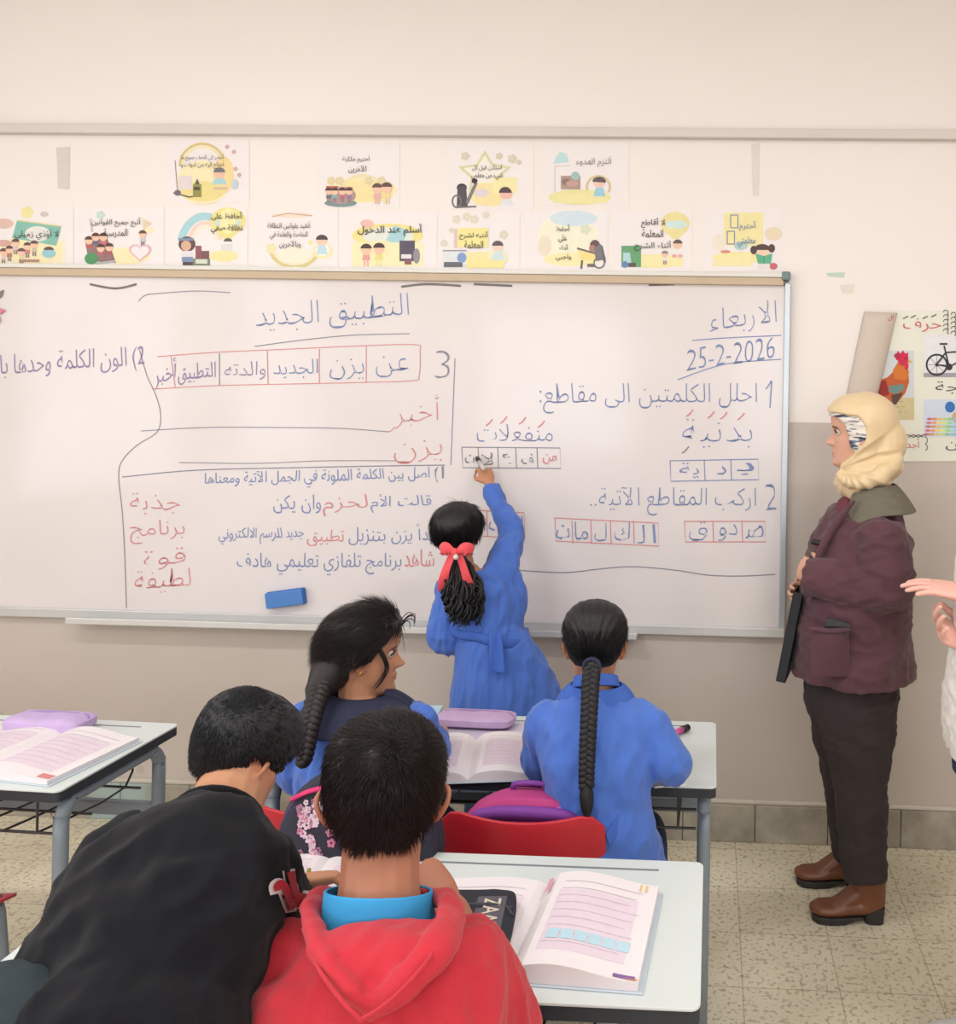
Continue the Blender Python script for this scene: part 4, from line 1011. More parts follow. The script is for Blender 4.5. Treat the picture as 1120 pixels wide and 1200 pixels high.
q = PZ(556, 851, DH+.012); soft_case('lilac pencil case with a zip lying on a book on the middle desk', (q.x, q.y+.02, DH+.009), -.03, .21, .095, .035, (184, 158, 194), (150, 120, 160), .35)
pcb = PZ(586, 1100, DH+.012)
cse = soft_case('flat black pencil case with pale letters beside the boy in red', (pcb.x-.055, pcb.y+.005, DH+.0165), math.radians(6), .15, .19, .030, (36, 38, 48), (54, 56, 66), .1)
# lettered grey panel on the black case
bm = bmesh.new(); box(bm, (.008, -.075, .0255), (.058, .058, .0300)); bmobj('label_panel', bm, M('case_panel', (84, 80, 90), .6, var=.1, scale=30), cse, bevel=.002, label='grey panel with pale letters')
uvs, fss = glyphs('ZAATE', .01, True)
pyobj('printed_text', [(.021+v*.028, .050-u*.115, .0304) for u, v in uvs], fss, M('pale_letters', (206, 196, 176), .6), cse, label='pale printed letters')

def marker(name, label, cat, a, b, r, cols, capc):
    a, b = V(a), V(b); base = V((a.x, a.y, min(a.z, b.z)-r)); t = thing(name, label, cat, base)
    m = a.lerp(b, .68)
    tubeobj('barrel', [a, m], r, M('pen_%d_%d_%d' % cols, cols, .4), t, base, n=12, sub=1, cap='flat')
    tubeobj('cap', [m, b], r*1.12, M('pen_%d_%d_%d' % capc, capc, .4), t, base, n=12, sub=1, cap='flat')
    return t
a = PZ(788, 863, DH+.008); b = PZ(806, 852, DH+.012)
marker('marker_pen', 'pink marker pen with black cap near the right corner of the middle desk', 'pen', (a.x-.01, a.y, DH+.011), (b.x, b.y, DH+.011), .0085, (214, 96, 160), (34, 32, 36))

# ================================================================== backpacks
def backpack(label, cx, cy, z0, w, d, h, col, topc, zipc, leanback=0, handle=True, rot=0, petals=None):
    base = V((cx, cy, z0)); t = thing('backpack', label, 'backpack', base, rot)
    bm = bmesh.new(); bmesh.ops.create_cube(bm, size=1); bmesh.ops.subdivide_edges(bm, edges=bm.edges[:], cuts=13, use_grid_fill=True)
    for v in bm.verts:
        x, y, z = v.co*2
        top = max(0, z); k = 1-.42*max(0, (z-.15))**2*1.0
        xx = x*w/2*(1-.22*max(0, z)**4-.04*abs(y)**3); yy = y*d/2*(1-.45*max(0, z)**3)*(1-.25*abs(x)**4)+leanback*(z+1)
        zz = z-.20*top*abs(x)**3
        v.co = V((xx, yy, (zz+1)*h/2)) + V((.006*noise.noise(V((x*2, y*2, z*2))), .008*noise.noise(V((x*2+5, y*2, z*2))), 0))
    o = bmobj('bag_body', bm, col, t, smooth=True); sb = o.modifiers.new('s', 'SUBSURF'); sb.levels = 1; sb.render_levels = 1
    # zip line over the crown
    pts = [(-w*.47, -d*.32, h*.55), (-w*.44, -d*.30, h*.78), (-w*.30, -d*.27, h*.915), (0, -d*.25, h*.965), (w*.30, -d*.27, h*.915), (w*.44, -d*.30, h*.78), (w*.47, -d*.32, h*.55)]
    tubeobj('zipper', pts, .0042, zipc, t, n=8, sub=6)
    if handle: tubeobj('carry_loop', [(-.04, d*.18, h*.97), (-.035, d*.12, h*1.04), (.035, d*.12, h*1.04), (.04, d*.18, h*.97)], (.006), topc, t, n=8, sub=5)
    bm = bmesh.new(); tube(bm, [(-w*.36, -d*.47, h*.10), (-w*.38, -d*.52, h*.34), (-w*.30, -d*.50, h*.54), (w*.30, -d*.50, h*.54), (w*.38, -d*.52, h*.34), (w*.36, -d*.47, h*.10)], .005, n=8, sub=5); bmobj('pocket_seam', bm, zipc, t, smooth=True)
    return t
pk = M('magenta_cloth', (178, 62, 122), .8, var=.08, scale=20, bump=.4, bscale=600); pu = M('purple_cloth', (124, 60, 150), .7, var=.08, scale=20, bump=.4, bscale=600)
bpz = P(618, 936, 2.03)
bk = backpack('pink and purple backpack standing on the red chair behind its backrest', bpz.x+.005, 2.035, .43, .31, .115, bpz.z-.43+.012, pk, pu, M('violet_zip', (170, 96, 190), .5))
h_ = bpz.z-.43+.012
tubeobj('front_panel', [(-.125, -.033, h_*.80), (-.09, -.040, h_*.885), (0, -.040, h_*.905), (.09, -.040, h_*.885), (.125, -.033, h_*.80)], [(.02, .012), (.022, .014), (.022, .015), (.022, .014), (.02, .012)], pu, bk, n=14, sub=5, label='purple panel under the zip')
fb = bpy.data.materials.new('floral_cloth'); fb.use_nodes = True; nt = fb.node_tree; n = nt.nodes; b = n['Principled BSDF']
tc = n.new('ShaderNodeTexCoord'); nz = n.new('ShaderNodeTexNoise'); nz.inputs['Scale'].default_value = 20; nt.links.new(tc.outputs['Object'], nz.inputs['Vector'])
b.inputs['Base Color'].default_value = (*lin((40, 40, 56)), 1); b.inputs['Roughness'].default_value = .8
flb = P(400, 897, 1.86)
fx = (P(320, 950, 1.8).x+P(508, 950, 1.8).x)/2
FH = flb.z-.43
bk2 = backpack('navy floral backpack hanging on the chair of the girl looking sideways', fx, 1.845, .43, .32, .12, FH, fb, M('navy_web', (40, 40, 60), .8), M('navy_zip', (70, 50, 90), .5), handle=False)
# embroidered blossoms on the navy cloth: small raised petals
random.seed(11)
clusters = [(-.115, .62, .030), (-.09, .70, .026), (-.12, .30, .030), (-.07, .17, .034), (-.135, .45, .022), (-.02, .42, .028), (.04, .66, .03), (.09, .30, .03), (.02, .14, .03), (.12, .55, .026), (-.10, .52, .022), (-.05, .55, .022), (-.145, .14, .022), (-.02, .74, .022)]
for gi, (cx, cz, cr) in enumerate(clusters):
    cx = max(-.085, min(.085, cx)); cz = min(cz, .54); cr *= .9
    vs = []; fs = []; mi = []
    for k in range(9):
        a = random.random()*6.28; rr = cr*math.sqrt(random.random()); x = cx+rr*math.cos(a); z = (.50+.62*cz)*FH+rr*math.sin(a)
        pr = random.uniform(.0035, .0075); cidx = random.choice([0, 0, 1, 2])
        for p in range(5):
            an = p*1.2566+a; px_, pz_ = x+pr*.8*math.cos(an), z+pr*.8*math.sin(an); bb = len(vs)
            for q_ in range(7): 
                xx = px_+pr*.55*math.cos(q_*.9); zz = pz_+pr*.55*math.sin(q_*.9)
                vs.append((xx, 0, zz))
            fs.append(tuple(range(bb, bb+7))); mi.append(cidx)
    # lay the petals on the bag's front
    o = pyobj('blossom_print', vs, fs, [flat((216, 190, 204)), flat((196, 120, 150)), flat((150, 110, 130))], bk2, mi=mi, label='pink and white blossom cluster')
    sw = o.modifiers.new('w', 'SHRINKWRAP'); sw.target = [c for c in bk2.children if c.name.startswith('bag_body')][0]; sw.wrap_method = 'PROJECT'; sw.use_project_y = True; sw.use_positive_direction = True; sw.use_negative_direction = True; sw.offset = .0012
    for v in o.data.vertices: v.co.y = -.12
bm = bmesh.new(); tube(bm, [(-.125, -.036, FH*.885), (-.08, -.040, FH*.935), (0, -.040, FH*.965), (.08, -.040, FH*.935), (.125, -.036, FH*.885)], [(.007, .004)]*5, n=8, sub=5, side=(0, 1, .2)); bmobj('pink_trim', bm, M('pink_trim', (206, 50, 110), .7, var=.3, scale=60), bk2, smooth=True, label='pink trim along the top')
# ================================================================== people: shared builders
SKIN = {}
def skin_mat(key, rgb):
    if key not in SKIN: SKIN[key] = M('skin_'+key, rgb, .5, var=.05, scale=14, bump=.08, bscale=400, spec=.35, attr=True, sss=.06)
    return SKIN[key]
MEYE = M('eye_white', (206, 196, 188), .2, var=.01); MIRIS = M('eye_iris', (48, 34, 28), .15, var=.02)
def hair_mat(name, rgb, rough=.42):
    return M(name, rgb, rough, var=.25, scale=30, spec=.4)
_PZ = [-.50, -.47, -.42, -.36, -.30, -.24, -.17, -.10, -.02, .06, .14, .22, .30, .37, .43, .47, .495, .50]
_YF = [.22, .315, .365, .365, .355, .360, .355, .350, .335, .355, .385, .390, .370, .325, .255, .18, .07, .0]
_YB = [.06, .00, -.04, -.10, -.17, -.24, -.30, -.35, -.40, -.435, -.455, -.455, -.435, -.385, -.31, -.23, -.12, -.05]
_WD = [.07, .135, .185, .220, .245, .262, .278, .292, .308, .322, .332, .335, .322, .290, .232, .165, .07, .01]
def _it(z, t): return float(np.interp(z, _PZ, t))
def head_pt(th, z, off=0.0):
    """a point of the bare skull surface; th from the face, positive to the person's right"""
    z = max(-.5, min(.5, z)); yf, yb, w = _it(z, _YF), _it(z, _YB), _it(z, _WD); yc = -.04
    s, c = math.sin(th), math.cos(th)
    a = (yf-yc) if c > 0 else (yc-yb)
    x = w*math.copysign(abs(s)**.92, s); y = yc+a*math.copysign(abs(c)**.92, c)
    if off:
        n = V((s/max(w, .12), c/max(a, .12), 0)); n.normalize()
        v = max(-1, min(1, z/.5)); vert = math.copysign(abs(v)**3.2, v)
        n = (n*math.sqrt(max(0, 1-vert*vert))+V((0, 0, vert))).normalized()
        return V((x, y, z))+n*off
    return V((x, y, z))
def face_bumps(p):
    x, y, z = p
    if y < .02: return p
    g = lambda v, s: math.exp(-(v/s)**2)
    d = 0
    # nose: bridge to tip
    if -.20 < z < .10:
        t = (.10-z)/.23
        prof = .125*max(0, min(1, t))**1.35 if z > -.13 else .125*max(0, 1-((-.13-z)/.055)**1.5)
        d += prof*g(x, .030+.028*max(0, min(1, t)))
        d += .030*g(z+.135, .035)*(g(x-.055, .028)+g(x+.055, .028))
    d += .030*g(z+.252, .020)*g(x, .085)+.032*g(z+.300, .022)*g(x, .075)-.016*g(z+.276, .010)*g(x, .095)-.016*g(z+.345, .022)*g(x, .09)
    d += .018*g(z+.42, .05)*g(x, .09)
    d -= .040*(g(x-.135, .065)+g(x+.135, .065))*g(z-.02, .050)
    d += .014*g(z-.105, .035)*g(abs(x)-.13, .10)
    d += .014*g(z+.10, .09)*(g(x-.19, .08)+g(x+.19, .08))
    return V((x, y+d, z))
def head_frame(c, fwd, up=(0, 0, 1)):
    Y = V(fwd).normalized(); X = Y.cross(V(up)).normalized(); Z = X.cross(Y)
    return Matrix(((X.x, Y.x, Z.x, c.x), (X.y, Y.y, Z.y, c.y), (X.z, Y.z, Z.z, c.z), (0, 0, 0, 1)))
def add_head(bm, mtx, H, face=True, eo=.0):
    nt, zs = 64, [-.5+i/70 for i in range(71)]
    prev = None; mm = mtx @ Matrix.Diagonal((H, H, H, 1))
    for z in zs:
        zz = max(-.499, min(.499, z)); ring = []
        for k in range(nt):
            p = head_pt(2*math.pi*k/nt, zz)
            if face: p = face_bumps(p)
            ring.append(bm.verts.new(mm @ p))
        if prev:
            for k in range(nt): bm.faces.new([prev[k], prev[(k+1) % nt], ring[(k+1) % nt], ring[k]])
        else: bm.faces.new(ring[::-1])
        prev = ring
    bm.faces.new(prev)
    for s in (-1, 1):                                                   # ears
        e = [V((s*.292, .015, -.115)), V((s*.325, .01, -.14)), V((s*.345, -.035, -.115)), V((s*.372, -.085, -.03)), V((s*.378, -.085, .045)), V((s*.355, -.045, .078)), V((s*.325, .000, .055)), V((s*.312, .012, .015))]
        e = [q+V((s*eo*max(0, (.02-q.y)/.1), 0, 0)) for q in e]
        tube(bm, [mm @ q for q in e], [.026*H, .030*H, .026*H, .022*H, .022*H, .022*H, .022*H, .018*H], n=8, sub=4)
        ball(bm, mm @ V((s*(.325+eo*.5), -.03, -.025)), (.028*H, .065*H, .10*H), Matrix(mtx.to_3x3()).to_4x4() @ Matrix.Rotation(s*-.45, 4, 'Z'), seg=10)
def add_hand(bm, wrist, d, pn, th, L, curl=(.3, .35, .3), spread=.06, thumb=.5, fingers=None, wr=None):
    """palm, four unequal fingers bent towards the palm side pn, and a thumb from the side of the palm"""
    d = V(d).normalized(); pn = V(pn); pn = (pn-d*pn.dot(d)).normalized(); th = V(th); th = (th-d*th.dot(d)-pn*th.dot(pn)).normalized()
    w = V(wrist); wr = wr or .15*L
    tube(bm, [w-d*.12*L, w+d*.02*L, w+d*.22*L, w+d*.44*L, w+d*.52*L], [(wr, wr*.8), (wr*1.02, wr*.78), (.225*L, .105*L), (.240*L, .085*L), (.225*L, .070*L)], side=th, n=14, sub=3)
    lens = (.40, .46, .43, .33); offs = (.165, .055, -.055, -.16)
    for i in range(4):
        c = curl if fingers is None else fingers[i]
        dirv = (d+th*spread*(1.5-i)).normalized(); p = w+d*(.50-.03*abs(i-1))*L+th*offs[i]*L
        pts = [p-dirv*.10*L, p]; ang = 0; l = lens[i]*L
        for sg, fr in zip(c, (.45, .30, .25)):
            ang += sg; q = dirv*math.cos(ang)+pn*math.sin(ang); pts.append(pts[-1]+q*l*fr)
        r = .046*L
        tube(bm, pts, [r, r*1.05, r*.96, r*.88, r*.72], n=8, sub=3)
    p0 = w+d*.12*L+th*.13*L+pn*.03*L
    u = (d*.62+th*.72+pn*.25*thumb).normalized(); p1 = p0+u*.22*L; u2 = (d*.9+th*(.35-.5*thumb)+pn*.45*thumb).normalized(); p2 = p1+u2*.17*L; p3 = p2+(u2+pn*.25*thumb-th*.1).normalized()*.13*L
    tube(bm, [p0, p1, p2, p3], [.085*L, .062*L, .050*L, .038*L], n=8, sub=4)
def limb(bm, pts, r, n=12, side=None, sub=5, cap='round'):
    tube(bm, pts, r, n=n, sub=sub, side=side, cap=cap)
def body_mesh(bm, mtx, H, voxel=.0032):
    me = remesh(bm, voxel, 2, 'body')
    a = verts_np(me); inv = np.array((mtx @ Matrix.Diagonal((H, H, H, 1))).inverted())
    h = a @ inv[:3, :3].T+inv[:3, 3]
    col = np.ones((len(a), 4), dtype=np.float32)
    x, y, z = h[:, 0], h[:, 1], h[:, 2]; front = (y > .2)
    lips = np.exp(-((z+.276)/.034)**2-(x/.085)**2*1.2)*front; lips = np.clip(lips*1.6-.3, 0, 1)
    brow = np.exp(-((z-.098+.25*np.maximum(0, np.abs(x)-.15))/.016)**2)*np.exp(-((np.abs(x)-.135)/.075)**4)*front; brow = np.clip(brow*1.6-.2, 0, 1)
    ear = np.exp(-((np.abs(x)-.35)/.05)**2)*(np.abs(z) < .16)*(np.abs(y+.04) < .12)
    for k, (cl, cb, ce) in enumerate(((.95, .22, 1.04), (.62, .20, .84), (.62, .20, .80))):
        f = (1-lips)+lips*cl; f = f*((1-brow)+brow*cb); f = f*((1-ear)+ear*ce); col[:, k] = f
    at = me.color_attributes.new('tint', 'FLOAT_COLOR', 'POINT'); at.data.foreach_set('color', col.ravel())
    return me
def add_eyes(t, base, mtx, H):
    mm = mtx @ Matrix.Diagonal((H, H, H, 1))
    for s in (-1, 1):
        c = mm @ V((s*.135, .292, .020)); r = .047*H
        bm = bmesh.new(); bmesh.ops.create_uvsphere(bm, u_segments=20, v_segments=14, radius=r, matrix=mtx.to_3x3().to_4x4() @ Matrix.Rotation(-math.pi/2, 4, 'X'))
        me = bpy.data.meshes.new('eye'); bm.to_mesh(me); bm.free()
        fw = (mtx.to_3x3() @ V((0, 1, 0))).normalized()
        mi = [1 if V(p.center).normalized().dot(fw) > .72 else 0 for p in me.polygons]
        me.materials.append(MEYE); me.materials.append(MIRIS); me.polygons.foreach_set('material_index', mi)
        me.transform(Matrix.Translation(c-V(base))); me.shade_smooth(); link('eye', me, None, t)
        # upper lid
        bm = bmesh.new(); tube(bm, [mm @ V((s*.135+dx, .295+yy, .022+zz)) for dx, yy, zz in ((-.058, .012, -.002), (-.03, .042, .026), (0, .050, .032), (.03, .042, .026), (.058, .010, -.002))], .010*H, n=6, sub=3)
        bmobj('eyelash', bm, MIRIS, t, base, smooth=True)
def zline(th, tab):
    a = abs((th+math.pi) % (2*math.pi)-math.pi)*180/math.pi
    return float(np.interp(a, [q[0] for q in tab], [q[1] for q in tab]))
BOY = [(0, .27), (25, .27), (45, .20), (58, .14), (66, .02), (76, -.10), (88, -.10), (96, .06), (106, .06), (116, -.16), (135, -.25), (180, -.29)]
GIRL = [(0, .31), (25, .29), (45, .21), (60, .10), (72, -.06), (84, -.06), (92, .07), (104, .07), (114, -.14), (135, -.24), (180, -.27)]
def shell(mtx, H, offf, nt=120, nz=80):
    """a closed shell around the skull: offf(th, z) is the cover's height above the skin, negative where the skin shows"""
    mm = mtx @ Matrix.Diagonal((H, H, H, 1)); vs = []; fs = []
    for j in range(nz+1):
        z = -.46+.96*(1-(1-j/nz)**1.15) if j < nz else .4999
        for k in range(nt):
            th = 2*math.pi*k/nt; vs.append(mm @ head_pt(th, z, offf(th, z)))
    for j in range(nz):
        for k in range(nt):
            a = j*nt+k; b = j*nt+(k+1) % nt; fs.append((a, b, b+nt, a+nt))
    fs.append(tuple(range(nt))[::-1]); fs.append(tuple(range(nz*nt, nz*nt+nt)))
    return vs, fs
def sstep(a, b, x):
    t = max(0, min(1, (x-a)/(b-a))); return t*t*(3-2*t)
def cap_off(tab, thick, soft=.05, nz_amp=.006, fr=9, seed=0, taper=0):
    def f(th, z):
        k = sstep(-.005, soft, z-zline(th, tab))
        n = noise.noise(V((math.sin(th)*fr*.3+seed, math.cos(th)*fr*.3, z*fr*.35)))+.5*noise.noise(V((math.sin(th)*fr+seed, math.cos(th)*fr, z*fr)))
        top = (1+.35*sstep(.1, .45, z))*(1-taper*(1-sstep(-.35, .12, z)))
        return -.045*(1-k)+(thick*top+nz_amp*n)*k
    return f
def strands(vs, fs, mtx, H, offf, count, length, r, whorl=(math.pi, .40), lift=.25, seed=1, zmin=None, jitter=.35, down=0.0, inward=False, flow=None):
    """short tapered hairs lying over a cap, running away from the whorl"""
    rnd = random.Random(seed); mm = mtx @ Matrix.Diagonal((H, H, H, 1))
    wp = head_pt(whorl[0], whorl[1], .03); done = 0; tries = 0
    while done < count and tries < count*8:
        tries += 1
        th = rnd.uniform(0, 2*math.pi); z = (.45 if inward else .485)-.80*rnd.random()**1.1; mid = False
        if not inward and flow is None and rnd.random() < .14: th = whorl[0]+rnd.gauss(0, .32); z = min(.48, whorl[1]+rnd.gauss(0, .055)); mid = True
        o = offf(th, z)
        if o < .012: continue
        p = head_pt(th, z, o-.012)
        n = (head_pt(th, z, o+.05)-head_pt(th, z, o)).normalized()
        t = V(flow) if flow is not None else (wp-p) if inward else (p-wp); far = t.length; t = t-n*t.dot(n)+V((0, 0, -down)); t = t-n*t.dot(n)
        if t.length < .02: t = V((rnd.uniform(-1, 1), rnd.uniform(-1, 1), 0))
        t.normalize(); b = n.cross(t)
        t = (t+b*rnd.gauss(0, jitter)+b*.35*math.exp(-(p-wp).length*4)).normalized(); L = length*rnd.uniform(.6, 1.2)*min(1, .35+1.3*max(0, z-zmin) if zmin is not None else 1)
        if inward: L = min(L, far*.6)
        if mid and rnd.random() < .6: t = (t*.2+b*rnd.uniform(.2, 1)+t*rnd.uniform(-.9, .4)).normalized()
        q = [p, p+t*L*.5+n*L*lift*rnd.uniform(.5, 1.2), p+t*L+n*L*lift*.9*rnd.uniform(-.2, 1.1)-V((0, 0, .10*L))]
        base = len(vs); b = n.cross(t).normalized()
        for i, rr in ((0, r), (1, r*.8)):
            for u in (b*rr-n*rr*.4, -b*rr-n*rr*.4, n*rr): vs.append(mm @ (q[i]+u))
        vs.append(mm @ q[2])
        for k in range(3): fs.append((base+k, base+(k+1) % 3, base+3+(k+1) % 3, base+3+k)); fs.append((base+3+k, base+3+(k+1) % 3, base+6))
        done += 1
def braid(bm, path, r0, r1, turns, n=10, tail=.12):
    """three strands plaited along a path"""
    q = crom([V(p) for p in path], 10); m = len(q); k = max(60, int(turns*14)); side = None
    L = [0]
    for i in range(1, m): L.append(L[-1]+(q[i]-q[i-1]).length)
    def at(s):
        x = s*L[-1]; i = max(1, min(m-1, int(np.searchsorted(L, x)))); t = (x-L[i-1])/max(1e-9, L[i]-L[i-1]); return q[i-1].lerp(q[i], max(0, min(1, t)))
    ts = [i/k for i in range(k+1)]
    for s in range(3):
        pts = []; rd = []
        for u in ts:
            p = at(u*(1-tail)); t = (at(min(1, u*(1-tail)+.02))-at(max(0, u*(1-tail)-.02))).normalized()
            sx = t.cross(V((0, 1, 0))).normalized() if abs(t.y) < .95 else V((1, 0, 0)); sy = t.cross(sx)
            R = r0+(r1-r0)*u; ph = 2*math.pi*(u*turns+s/3)
            pts.append(p+sx*R*.62*math.sin(ph)+sy*R*.34*math.sin(2*ph)); rd.append(R*.52)
        tube(bm, pts, rd, n=n, sub=1)
    e0 = at(1-tail)
    tube(bm, [at(1-tail*1.15), at(1-tail*.75), at(1-tail*.35), at(1)], [r1*.55, r1*.95, r1*.8, r1*.15], n=10, sub=4)
    return e0
def garment(name, bm, mat, t, base, voxel=.006, amp=.004, fx=(14, 14, 6), seed=0, sm=4, label=None, amp2=.0015):
    me = remesh(bm, voxel, sm, name)
    folds(me, amp, fx, seed, amp2); rel(me, base)
    return link(name, me, mat, t, label)
def tuck(t, base, exempt):
    """keep the body just inside the clothes wherever they cover it"""
    from mathutils.bvhtree import BVHTree
    body = [c for c in t.children if c.name.split('.')[0] == 'body'][0]
    bv = []
    for c in t.children:
        if c.name.split('.')[0] in ('smock', 'trousers', 'coat', 'sweatshirt', 'sweater'):
            bv.append(BVHTree.FromPolygons([v.co for v in c.data.vertices], [tuple(p.vertices) for p in c.data.polygons]))
    a = verts_np(body.data); free = np.zeros(len(a), dtype=bool); b = np.array(base)
    for p, q, r in exempt:
        p = np.array(p)-b; q = np.array(q)-b; ab = q-p; tt = np.clip(((a-p) @ ab)/max(1e-9, ab @ ab), 0, 1)
        free |= (np.linalg.norm(a-(p+tt[:, None]*ab), axis=1) < r)
    for i in np.nonzero(~free)[0]:
        v = V(a[i]); best = None; ok = False
        for B in bv:
            l, n, k, ds = B.find_nearest(v, .07)
            if l is None: continue
            sd = (v-l).dot(n)
            if sd < -.004: ok = True; break
            if best is None or ds < best[0]: best = (ds, l-n*.007)
        if not ok and best: a[i] = best[1]
    set_np(body.data, a)
def hug(t, name, center, ring_n, lift=.004, dz=lambda a: 0, mx=.128):
    """a closed ring of points lying on a garment at the height of center"""
    from mathutils.bvhtree import BVHTree
    g = [c for c in t.children if c.name.split('.')[0] == name][0]
    B = BVHTree.FromPolygons([v.co for v in g.data.vertices], [tuple(p.vertices) for p in g.data.polygons]); out = []
    c = V(center)-V(t.location)
    for i in range(ring_n+1):
        a = 2*math.pi*i/ring_n; d = V((math.cos(a), math.sin(a), 0)); o = c+V((0, 0, dz(a)))
        h = B.ray_cast(o, d, .2); p = h[0] if h[0] is not None and h[3] < mx else o+d*(mx-.01)
        out.append(p+d*lift+V(t.location))
    return out
def person(label, x, y, z=0.0):
    b = V((x, y, z)); return thing('person', label, 'person', b), b
def finish_body(t, base, bm, mtx, H, skin, voxel=.0032, eyes=True):
    me = body_mesh(bm, mtx, H, voxel)
    rel(me, base); o = link('body', me, skin, t)
    if eyes: add_eyes(t, base, mtx, H)
    return o
# ================================================================== the woman by the board
SK_F = skin_mat('fair', (214, 164, 140)); SK_M = skin_mat('brown', (186, 132, 100)); SK_T = skin_mat('tan', (184, 132, 102)); SK_D = skin_mat('deep', (166, 110, 86)); SK_P = skin_mat('pink', (222, 170, 156))
HBLK = hair_mat('black_hair', (21, 19, 22), .55); HBRN = hair_mat('dark_brown_hair', (30, 23, 23), .5)

def build_woman():
    d = 2.98
    foot = PZ(1000, 1078, 0)
    t, base = person('woman in cream headscarf, maroon coat and dark trousers standing beside the whiteboard', foot.x, d)
    Hd = .222
    hc = P(1006, 508, d); m = head_frame(hc, (-1, .10, -.03))
    bm = bmesh.new(); add_head(bm, m, Hd)
    q = lambda x, y, dd=d: P(x, y, dd)
    tube(bm, [q(1014, 535), q(1016, 580)], .052, sub=3)
    tube(bm, [q(998, 850), q(998, 800), q(1003, 735), q(1008, 670), q(1014, 620), q(1016, 590)], [(.14, .10), (.165, .12), (.135, .11), (.15, .115), (.15, .09), (.06, .055)], side=(0, 1, 0), n=20)
    # near (left) arm and far (right) arm, forearms folded across the front
    sN, eN, wN = q(1030, 626, d-.17), q(1040, 690, d-.20), q(956, 676, d-.14)
    sF, eF, wF = q(1008, 622, d+.17), q(1000, 690, d+.22), q(962, 690, d+.06)
    limb(bm, [sN, eN, wN], [.048, .042, .028]); limb(bm, [sF, eF, wF], [.048, .042, .028])
    add_hand(bm, wN, (-.42, .85, .18), (.6, .5, -.2), (-.2, 0, 1), .16, (.45, .5, .4), .03, .5)
    add_hand(bm, wF, (-.95, -.15, -.1), (.1, -.9, -.1), (-.2, 0, 1), .16, (.6, .7, .5), .03, .6)
    hipN, knN, anN = q(1005, 812, d-.09), q(1012, 908, d-.08), PZ(1018, 1066, .11)
    anN = q(1016, 1032, d-.085); hipF, knF, anF = q(995, 812, d+.09), q(988, 905, d+.09), q(990, 1000, d+.10)
    limb(bm, [hipN, knN, anN], [.085, .055, .036]); limb(bm, [hipF, knF, anF], [.085, .055, .036])
    finish_body(t, base, bm, m, Hd, SK_F)
    # trousers
    tr = M('dark_brown_trousers', (50, 42, 42), .85, var=.08, scale=16, bump=.25, bscale=500)
    bm = bmesh.new()
    tube(bm, [q(997, 770), q(997, 812), q(998, 835)], [(.17, .135), (.185, .150), (.16, .135)], side=(0, 1, 0), n=20, cap='flat')
    def leg(h, k, a): 
        mid = k.lerp(a, .55); limb(bm, [h, h.lerp(k, .5), k, mid, a], [(.105, .125), (.095, .118), (.078, .088), (.072, .076), (.056, .068)], side=(0, 1, 0), n=18, cap='flat')
    leg(q(1003, 815, d-.085), q(1008, 905, d-.08), q(1013, 1030, d-.085)); leg(q(993, 815, d+.085), q(994, 905, d+.09), q(1000, 1005, d+.10))
    garment('trousers', bm, tr, t, base, .006, .006, (10, 10, 15), 1)
    # ankle boots
    lea = M('brown_leather', (112, 66, 42), .36, var=.12, scale=14, bump=.1, bscale=200, spec=.5); sole = M('dark_sole', (46, 44, 44), .6)
    for (tx, ty, hx, hy, dd, lab) in ((951, 1078, 1034, 1076, d-.075, 0), (933, 1036, 1012, 1034, d+.135, 1)):
        toe = PZ(tx, ty, 0); heel = PZ(hx, hy, 0); yv = (toe.y+heel.y)/2; toe.y = heel.y = yv
        f = (toe-heel); f.z = 0; L = f.length; f.normalize(); s = f.cross(V((0, 0, 1)))
        def pt(a, h, c=0): return heel+f*(a*L)+V((0, 0, h))+s*c
        bm = bmesh.new()
        tube(bm, [pt(.10, .045), pt(.20, .048), pt(.45, .046), pt(.70, .036), pt(.90, .034), pt(.965, .034)], [(.030, .020), (.036, .026), (.038, .030), (.044, .022), (.040, .020), (.026, .016)], side=s, n=18, sub=4)
        tube(bm, [pt(.20, .05), pt(.205, .09), pt(.235, .155)], [(.036, .050), (.040, .052), (.046, .058)], side=s, n=18, sub=4, cap='flat')
        tube(bm, [pt(.25, .11), pt(.42, .075), pt(.62, .05)], [(.03, .03), (.036, .03), (.036, .02)], side=s, n=14, sub=4)
        me = remesh(bm, .004, 5, 'ankle_boot'); rel(me, base); bo = link('ankle_boot', me, lea, t, 'brown leather ankle boot')
        bm = bmesh.new()
        pts = [pt(.30, 0), pt(.40, 0), pt(.55, 0), pt(.75, 0), pt(.92, 0), pt(1.0, 0)]; w = (.030, .034, .040, .046, .040, .016)
        top = []; bot = []
        for i, p in enumerate(pts): top.append((p+s*w[i]+V((0, 0, .022)), p-s*w[i]+V((0, 0, .022)))); bot.append((p+s*w[i]+V((0, 0, .012 if i < 2 else 0)), p-s*w[i]+V((0, 0, .012 if i < 2 else 0))))
        T = [[bm.verts.new(a) for a in x] for x in top]; B = [[bm.verts.new(a) for a in x] for x in bot]
        for i in range(len(T)-1):
            bm.faces.new([T[i][0], T[i+1][0], T[i+1][1], T[i][1]]); bm.faces.new([B[i][0], B[i][1], B[i+1][1], B[i+1][0]])
            for k in (0, 1): bm.faces.new([T[i][k], B[i][k], B[i+1][k], T[i+1][k]])
        bm.faces.new([T[0][0], T[0][1], B[0][1], B[0][0]]); bm.faces.new([T[-1][0], B[-1][0], B[-1][1], T[-1][1]])
        bmobj('sole', bm, sole, bo, base, bevel=.004); bo_s = bo
